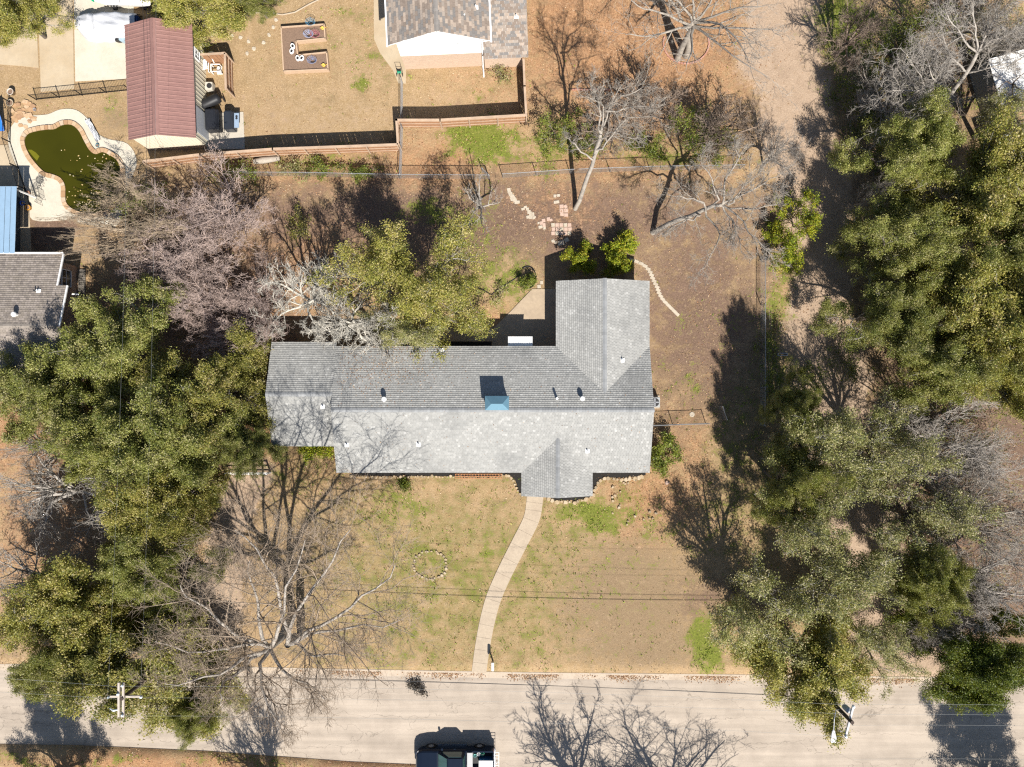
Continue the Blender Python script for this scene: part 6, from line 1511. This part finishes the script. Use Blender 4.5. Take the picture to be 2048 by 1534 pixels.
limb_tree('front_yard_tree', 'largest bare tree in the front yard, its forked shadow reaching the house roof', (592, 1228),
    [[(586, 1225, 0), (575, 1242, 2.2), (560, 1268, 4.4), (540, 1296, 6.2)], [(602, 1232, 0), (596, 1246, 2.2), (588, 1270, 4.4), (575, 1290, 6.0)]],
    [[(540, 1296, 6.2), (500, 1308, 7.4), (455, 1335, 8.8), (395, 1352, 10), (330, 1368, 10.8)], [(540, 1296, 6.2), (480, 1288, 7.6), (400, 1298, 9.2), (310, 1283, 10.6)], [(540, 1296, 6.2), (520, 1240, 8), (510, 1180, 9.8), (500, 1120, 11)], [(540, 1296, 6.2), (560, 1235, 8), (575, 1160, 10), (610, 1080, 11.6)],
     [(575, 1290, 6.0), (620, 1255, 7.4), (680, 1215, 9), (740, 1170, 10.4), (790, 1130, 11)], [(575, 1290, 6.0), (625, 1265, 7.2), (700, 1245, 8.6), (800, 1240, 10)], [(575, 1290, 6.0), (600, 1230, 8), (650, 1150, 10), (700, 1060, 11.5)], [(560, 1268, 4.4), (620, 1312, 6), (690, 1308, 7)], [(540, 1296, 6.2), (560, 1345, 7.4), (610, 1370, 8.4), (650, 1400, 9)],
     [(540, 1296, 6.2), (520, 1345, 7.6), (540, 1410, 8.8), (560, 1460, 9.5)], [(540, 1296, 6.2), (460, 1250, 8.4), (400, 1200, 10), (360, 1170, 11)], [(575, 1290, 6.0), (560, 1210, 8.5), (530, 1130, 10.5), (470, 1060, 11.5)], [(540, 1296, 6.2), (470, 1360, 7.8), (440, 1410, 9)]],
    'pale', 4, .36, (10, 9, 8), ratio=(.5, .55, .55), fbark='warm', lr=.44, crook=.15)
limb_tree('feathery_tree', 'white feathery bare tree with leaning trunk at the upper right', (1868, 236),
    [[(1868, 236, 0), (1882, 215, 1.6), (1905, 185, 3.4), (1935, 145, 5.2), (1955, 105, 6.6)]],
    [[(1955, 105, 6.6), (1975, 60, 8), (2010, 10, 9.4)], [(1955, 105, 6.6), (1990, 80, 7.8), (2040, 60, 8.8)], [(1905, 185, 3.4), (1860, 190, 5), (1840, 150, 6.4), (1800, 95, 7.6)], [(1860, 190, 5), (1830, 180, 6), (1770, 180, 7)], [(1935, 145, 5.2), (1905, 110, 6.6), (1880, 50, 8)], [(1955, 105, 6.6), (1950, 50, 8), (1950, 0, 9.4)],
     [(1935, 145, 5.2), (1985, 135, 6.6), (2040, 120, 7.6)], [(1905, 185, 3.4), (1870, 160, 5.4), (1850, 110, 6.8)], [(1882, 215, 1.6), (1830, 215, 4.4), (1780, 225, 6)], [(1955, 105, 6.6), (1920, 60, 8), (1890, 20, 9)]],
    'pale', 5, .2, (10, 9, 6), ratio=(.5, .5, .5), twig=.013)
limb_tree('twisted_tree', 'bare tree with long thin limbs crossing the white metal roof', (2010, 195),
    [[(2012, 190, 0), (2016, 182, 1.2), (2020, 175, 2.4), (2025, 168, 3.6)]],
    [[(2025, 168, 3.6), (2010, 165, 5), (1990, 190, 6)], [(2025, 168, 3.6), (2045, 145, 5.5), (2075, 120, 6.8)], [(2025, 168, 3.6), (2040, 180, 5), (2060, 210, 6.2)], [(2025, 168, 3.6), (2020, 230, 6), (1985, 245, 7), (1960, 240, 7.6)]],
    'brown', 6, .12, (5, 5, 4))

# ------------------------------------------------------------------ shrubs
SHR = [
 (1165, 519, (27, 30), 2.4, 'lime', 'round bright green shrub behind the rear wing, the left one', dict(lpt=30)),
 (1236, 526, (24, 28), 2.4, 'lime', 'bright green shrub behind the rear wing, lower right one', dict(lpt=22)),
 (1252, 490, (34, 24), 2.4, 'lime', 'bright green shrub with upper lobes beside the slab path', dict(lpt=20)),
 (1057, 563, (14, 14), 1.2, 'shrub', 'small round bush inside the curved black edging', dict(n=(6, 5, 4), lpt=14)),
 (1335, 893, (28, 26), 1.6, 'shrub', 'loose green bush off the right end of the house, upper part', dict(n=(7, 6, 5), lpt=14)),
 (1318, 925, (22, 22), 1.3, 'shrub', 'low green bush off the right end of the house, lower part', dict(n=(7, 6, 5), lpt=12)),
 (630, 900, (34, 16), 1.2, 'lime', 'green hedge tucked in the corner by the left wing', dict(n=(7, 6, 5), lpt=14)),
 (1610, 440, (44, 72), 4.0, 'lime', 'bright green tall shrub between the bare tree and the lane', dict(lpt=26)),
 (1572, 490, (36, 46), 3.4, 'lime', 'lower bright green shrub between the bare tree and the lane', dict(lpt=22)),
 (1115, 262, (48, 42), 3.2, 'shrub', 'green shrub at the corner where the cedar fences meet', dict(lpt=14)),
 (1385, 250, (55, 45), 3.6, 'shrub', 'green shrub in the middle of the thicket', dict(lpt=13)),
 (1440, 285, (45, 35), 3.2, 'shrub', 'green shrub in the thicket nearest the lane', dict(lpt=10)),
 (1180, 290, (32, 28), 2.4, 'shrub', 'green shrub just left of the pale leaning trunk', dict(n=(7, 6, 5), lpt=14)),
 (1300, 295, (40, 26), 2.2, 'shrub', 'low green shrub right of the pale leaning trunk', dict(n=(7, 6, 5), lpt=14)),
 (595, 452, (24, 32), 2.2, 'gold', 'yellowish leaved sapling in the bare back yard', dict(n=(6, 6, 5), lpt=8)),
 (280, 400, (50, 55), 2.6, 'shrub', 'green undergrowth between the pool and the crape myrtle', dict(lpt=10)),
 (200, 735, (45, 40), 2.4, 'deep', 'dark green underbrush below the brown roof corner', dict(n=(7, 6, 5), lpt=14)),
 (808, 968, (12, 9), .5, 'deep', 'dark green weed clump by the front mulch bed', dict(n=(6, 5, 4), lpt=10)),
 (1003, 147, (22, 20), 1.2, 'grey', 'dry twiggy shrub under the pale brick wall', dict(n=(8, 6, 5), lpt=2)),
 (640, 335, (40, 22), 1.4, 'shrub', 'scrubby plants along the cedar fence, right of the log', dict(n=(8, 6, 5), lpt=6)),
 (590, 340, (30, 20), 1.3, 'grey', 'tall dry scrub along the cedar fence near the log', dict(n=(8, 6, 5), lpt=4)),
 (720, 345, (40, 16), 1.1, 'shrub', 'weedy growth along the chain link fence, mid back yard', dict(n=(8, 6, 5), lpt=6)),
 (480, 345, (50, 25), 1.5, 'shrub', 'green scrub behind the upper crape myrtle by the fence', dict(n=(8, 6, 5), lpt=7)),
 (1000, 585, (20, 26), 1.0, 'grey', 'sparse twiggy bush left of the round bush', dict(n=(6, 5, 4), lpt=3)),
 (1705, 200, (40, 70), 2.4, 'deep', 'dark undergrowth along the lane at the upper right', dict(n=(8, 6, 5), lpt=8)),
 (1760, 260, (45, 70), 3.0, 'deep', 'dark evergreen undergrowth left of the upper right oaks', dict(n=(8, 7, 6), lpt=10)),
 (1540, 720, (24, 90), 1.6, 'shrub', 'green hedge row along the chain link by the lane', dict(n=(9, 7, 5), lpt=8)),
 (1860, 40, (80, 50), 3.5, 'shrub', 'mixed green shrub below the white feathery tree at the top', dict(lpt=9)),
 (2000, 40, (70, 50), 4.5, 'grey', 'grey green shrub at the top right corner', dict(lpt=10)),
 (1900, 880, (120, 120), 3.0, 'deep', 'dark undergrowth beneath the right edge thicket', dict(n=(9, 8, 6), lpt=10)),
 (1810, 90, (60, 70), 3.0, 'deep', 'dark green undergrowth in the top right verge', dict(n=(9, 8, 6), lpt=10)),
 (1830, 200, (60, 60), 3.2, 'shrub', 'green undergrowth below the feathery tree trunk', dict(n=(9, 8, 6), lpt=8)),
 (2000, 1060, (110, 160), 2.6, 'grey', 'grey green undergrowth among the right edge bare trunks', dict(n=(9, 8, 6), lpt=7)),
 (1620, 780, (40, 70), 2.4, 'deep', 'dark green undergrowth between the lane and the side yard fence', dict(n=(9, 7, 6), lpt=8)),
 (835, 1374, (17, 15), .25, 'dark', 'dark twig clump put in for a shadow speckle on the street by the kerb', dict(n=(7, 6, 5), lpt=4)),  # added clump, its dark colour stands in for a speckled cast shadow
 (1700, 700, (30, 60), 2.0, 'deep', 'dark undergrowth at the foot of the right grove by the lane', dict(n=(8, 6, 5), lpt=8)),
]
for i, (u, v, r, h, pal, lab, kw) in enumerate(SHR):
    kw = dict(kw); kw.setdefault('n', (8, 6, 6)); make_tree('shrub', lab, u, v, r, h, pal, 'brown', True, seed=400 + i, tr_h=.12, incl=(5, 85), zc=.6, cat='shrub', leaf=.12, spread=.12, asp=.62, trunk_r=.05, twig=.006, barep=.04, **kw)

# ------------------------------------------------------------------ fallen leaves and grass on the ground
BLOCK = [[W(u, v)[:2] for u, v in q] for q in (
    [(540, 684), (663, 690), (1112, 695), (1112, 562), (1299, 562), (1305, 945), (1185, 945), (1185, 990), (1043, 990), (1043, 945), (673, 945), (673, 890), (535, 890)],
    [(0, 505), (130, 505), (150, 720), (0, 800)], [(258, 40), (412, 40), (414, 300), (258, 300)], [(800, -60), (972, -60), (1050, 110), (972, 138), (811, 138)], [(20, 230), (270, 230), (270, 460), (20, 460)], [(-200, -200), (270, -200), (262, 160), (60, 184), (-200, 130)],
    [(562, 48), (655, 48), (656, 145), (565, 145)], [(1064, 578), (1118, 578), (1118, 705), (800, 705), (800, 656), (987, 656), (1022, 622)], [(747, -80), (748, 78), (786, 141), (797, 167), (812, 167), (812, -80)])]
cwp = np.array([q[:2] for q in cw])
def scatter(N, dens, rg, xr=(-41, 41), yr=(-31, 31)):
    X = rg.uniform(*xr, N); Y = rg.uniform(*yr, N); w = ground_w(X, Y); k = rg.random(N) < dens(w, X, Y) * np.clip(.75 + .55 * wob(X, Y, .9, 3.3) + .35 * wob(X, Y, .3, 7.7), .12, 1.7)
    for b in BLOCK: k &= ~inpoly(X, Y, b)
    y_n, y_s = road_y(ROAD_N, X), road_y(ROAD_S, X); k &= ~((Y < y_n + .1) & (Y > y_s))
    d = np.min(np.hypot(X[:, None] - cwp[None, :, 0], Y[:, None] - cwp[None, :, 1]), 1) if N < 400000 else 9
    k &= d > .62
    return X[k], Y[k], {q: a[k] for q, a in w.items()}
rg = np.random.default_rng(5)
X, Y, w = scatter(190000, lambda w, X, Y: np.clip(w['litter'] * .85 + .05 + w['olive'] * .10 + w['soil'] * .17 - w['lane'] * .3 - w['bare'] * .3, 0, 1), rg)
Z = rg.uniform(.012, .05, len(X)); V, Fq = leaf_quads(np.stack([X, Y, Z], 1), 4, .105, .6, 2.6, rg)
pc = np.array([(.34, .185, .09), (.26, .135, .065), (.42, .275, .155), (.21, .11, .055), (.48, .36, .24)]); col = pc[rg.choice(5, len(X), p=[.3, .25, .22, .13, .1])] * rg.uniform(.75, 1.2, (len(X), 1))
o = stuff(npmesh('fallen_leaves', V, Fq, DRYLEAF, None, np.repeat(col, 4, 0))); o['label'] = 'brown fallen leaves strewn over the yards'; o['category'] = 'leaf litter'
# leaves blown into the gutter
n_ = 6000; X = rg.uniform(-17, 32, n_); Y = road_y(ROAD_N, X) - .12 - np.abs(rg.normal(0, .22, n_)); k = (np.sin(X * .9) + np.sin(X * 2.3 + 1) * .7 + rg.normal(0, .5, n_)) > .1; X, Y = X[k], Y[k]
V, Fq = leaf_quads(np.stack([X, Y, -.07 + rg.uniform(.01, .04, len(X))], 1), 4, .10, .6, 2.5, rg); col = pc[rg.choice(5, len(X))] * rg.uniform(.75, 1.2, (len(X), 1))
o = stuff(npmesh('gutter_leaves', V, Fq, DRYLEAF, None, np.repeat(col, 4, 0))); o['label'] = 'brown leaves gathered along the kerb'; o['category'] = 'leaf litter'
# grass tufts: dry and green blades
X, Y, w = scatter(170000, lambda w, X, Y: np.clip(.34 + w['green'] * .5 - w['lane'] * .5 - w['bare'] * .22 - w['soil'] * .2 - w['litter'] * .25, 0, 1), rg)
N = len(X); nb = 3; green = rg.random(N) < np.clip(w['green'] * 1.15 - .12, .02, .95)
C = np.repeat(np.stack([X, Y, np.zeros(N)], 1), nb, 0); g = np.repeat(green, nb); hgt = np.where(g, rg.uniform(.06, .20, N * nb), rg.uniform(.03, .09, N * nb))
az = rg.uniform(0, 6.283, N * nb); le = rg.uniform(.3, 1.3, N * nb) * hgt; wd = np.where(g, .028, .018); jit = rg.normal(0, .035, (N * nb, 2)); C[:, :2] += jit
dx, dy = np.cos(az), np.sin(az)
V = np.stack([np.stack([C[:, 0] - dy * wd, C[:, 1] + dx * wd, C[:, 2]], 1), np.stack([C[:, 0] + dy * wd, C[:, 1] - dx * wd, C[:, 2]], 1), np.stack([C[:, 0] + dx * le, C[:, 1] + dy * le, hgt], 1)], 1).reshape(-1, 3)
gc = np.array([(.20, .25, .03), (.13, .18, .022), (.27, .29, .05)])[rg.integers(0, 3, N * nb)]; dc = np.array([(.40, .30, .165), (.32, .225, .12), (.47, .365, .225)])[rg.integers(0, 3, N * nb)]
col = np.where(g[:, None], gc, dc) * rg.uniform(.8, 1.2, (N * nb, 1))
o = stuff(npmesh('grass', V, np.arange(N * nb * 3).reshape(-1, 3), DRYLEAF, None, np.repeat(col, 3, 0))); o['label'] = 'short dry and green grass of the lawns'; o['category'] = 'grass'
# dry leaves and twigs blown onto the grey roof under the overhanging branches
n_ = 900; X = np.concatenate([rg.normal(-9.5, 2.6, n_), rg.uniform(-12.5, 9.8, 260)]); Y = np.concatenate([np.clip(rg.normal(1.2, 1.1, n_), -1.6, 2.68), rg.uniform(-6.3, 2.6, 260)])
k = (X > -12.6) & (X < 9.9); X, Y = X[k], Y[k]; Z = ZE + PIT * (4.645 - np.abs(Y + 1.905)) + .045
V, Fq = leaf_quads(np.stack([X, Y, Z], 1), 4, .085, .5, 3.0, rg); col = pc[rg.choice(5, len(X))] * rg.uniform(.6, 1.0, (len(X), 1))
o = stuff(npmesh('roof_leaves', V, Fq, DRYLEAF, None, np.repeat(col, 4, 0))); o['label'] = 'dry leaves scattered on the grey shingle roof'; o['category'] = 'leaf litter'
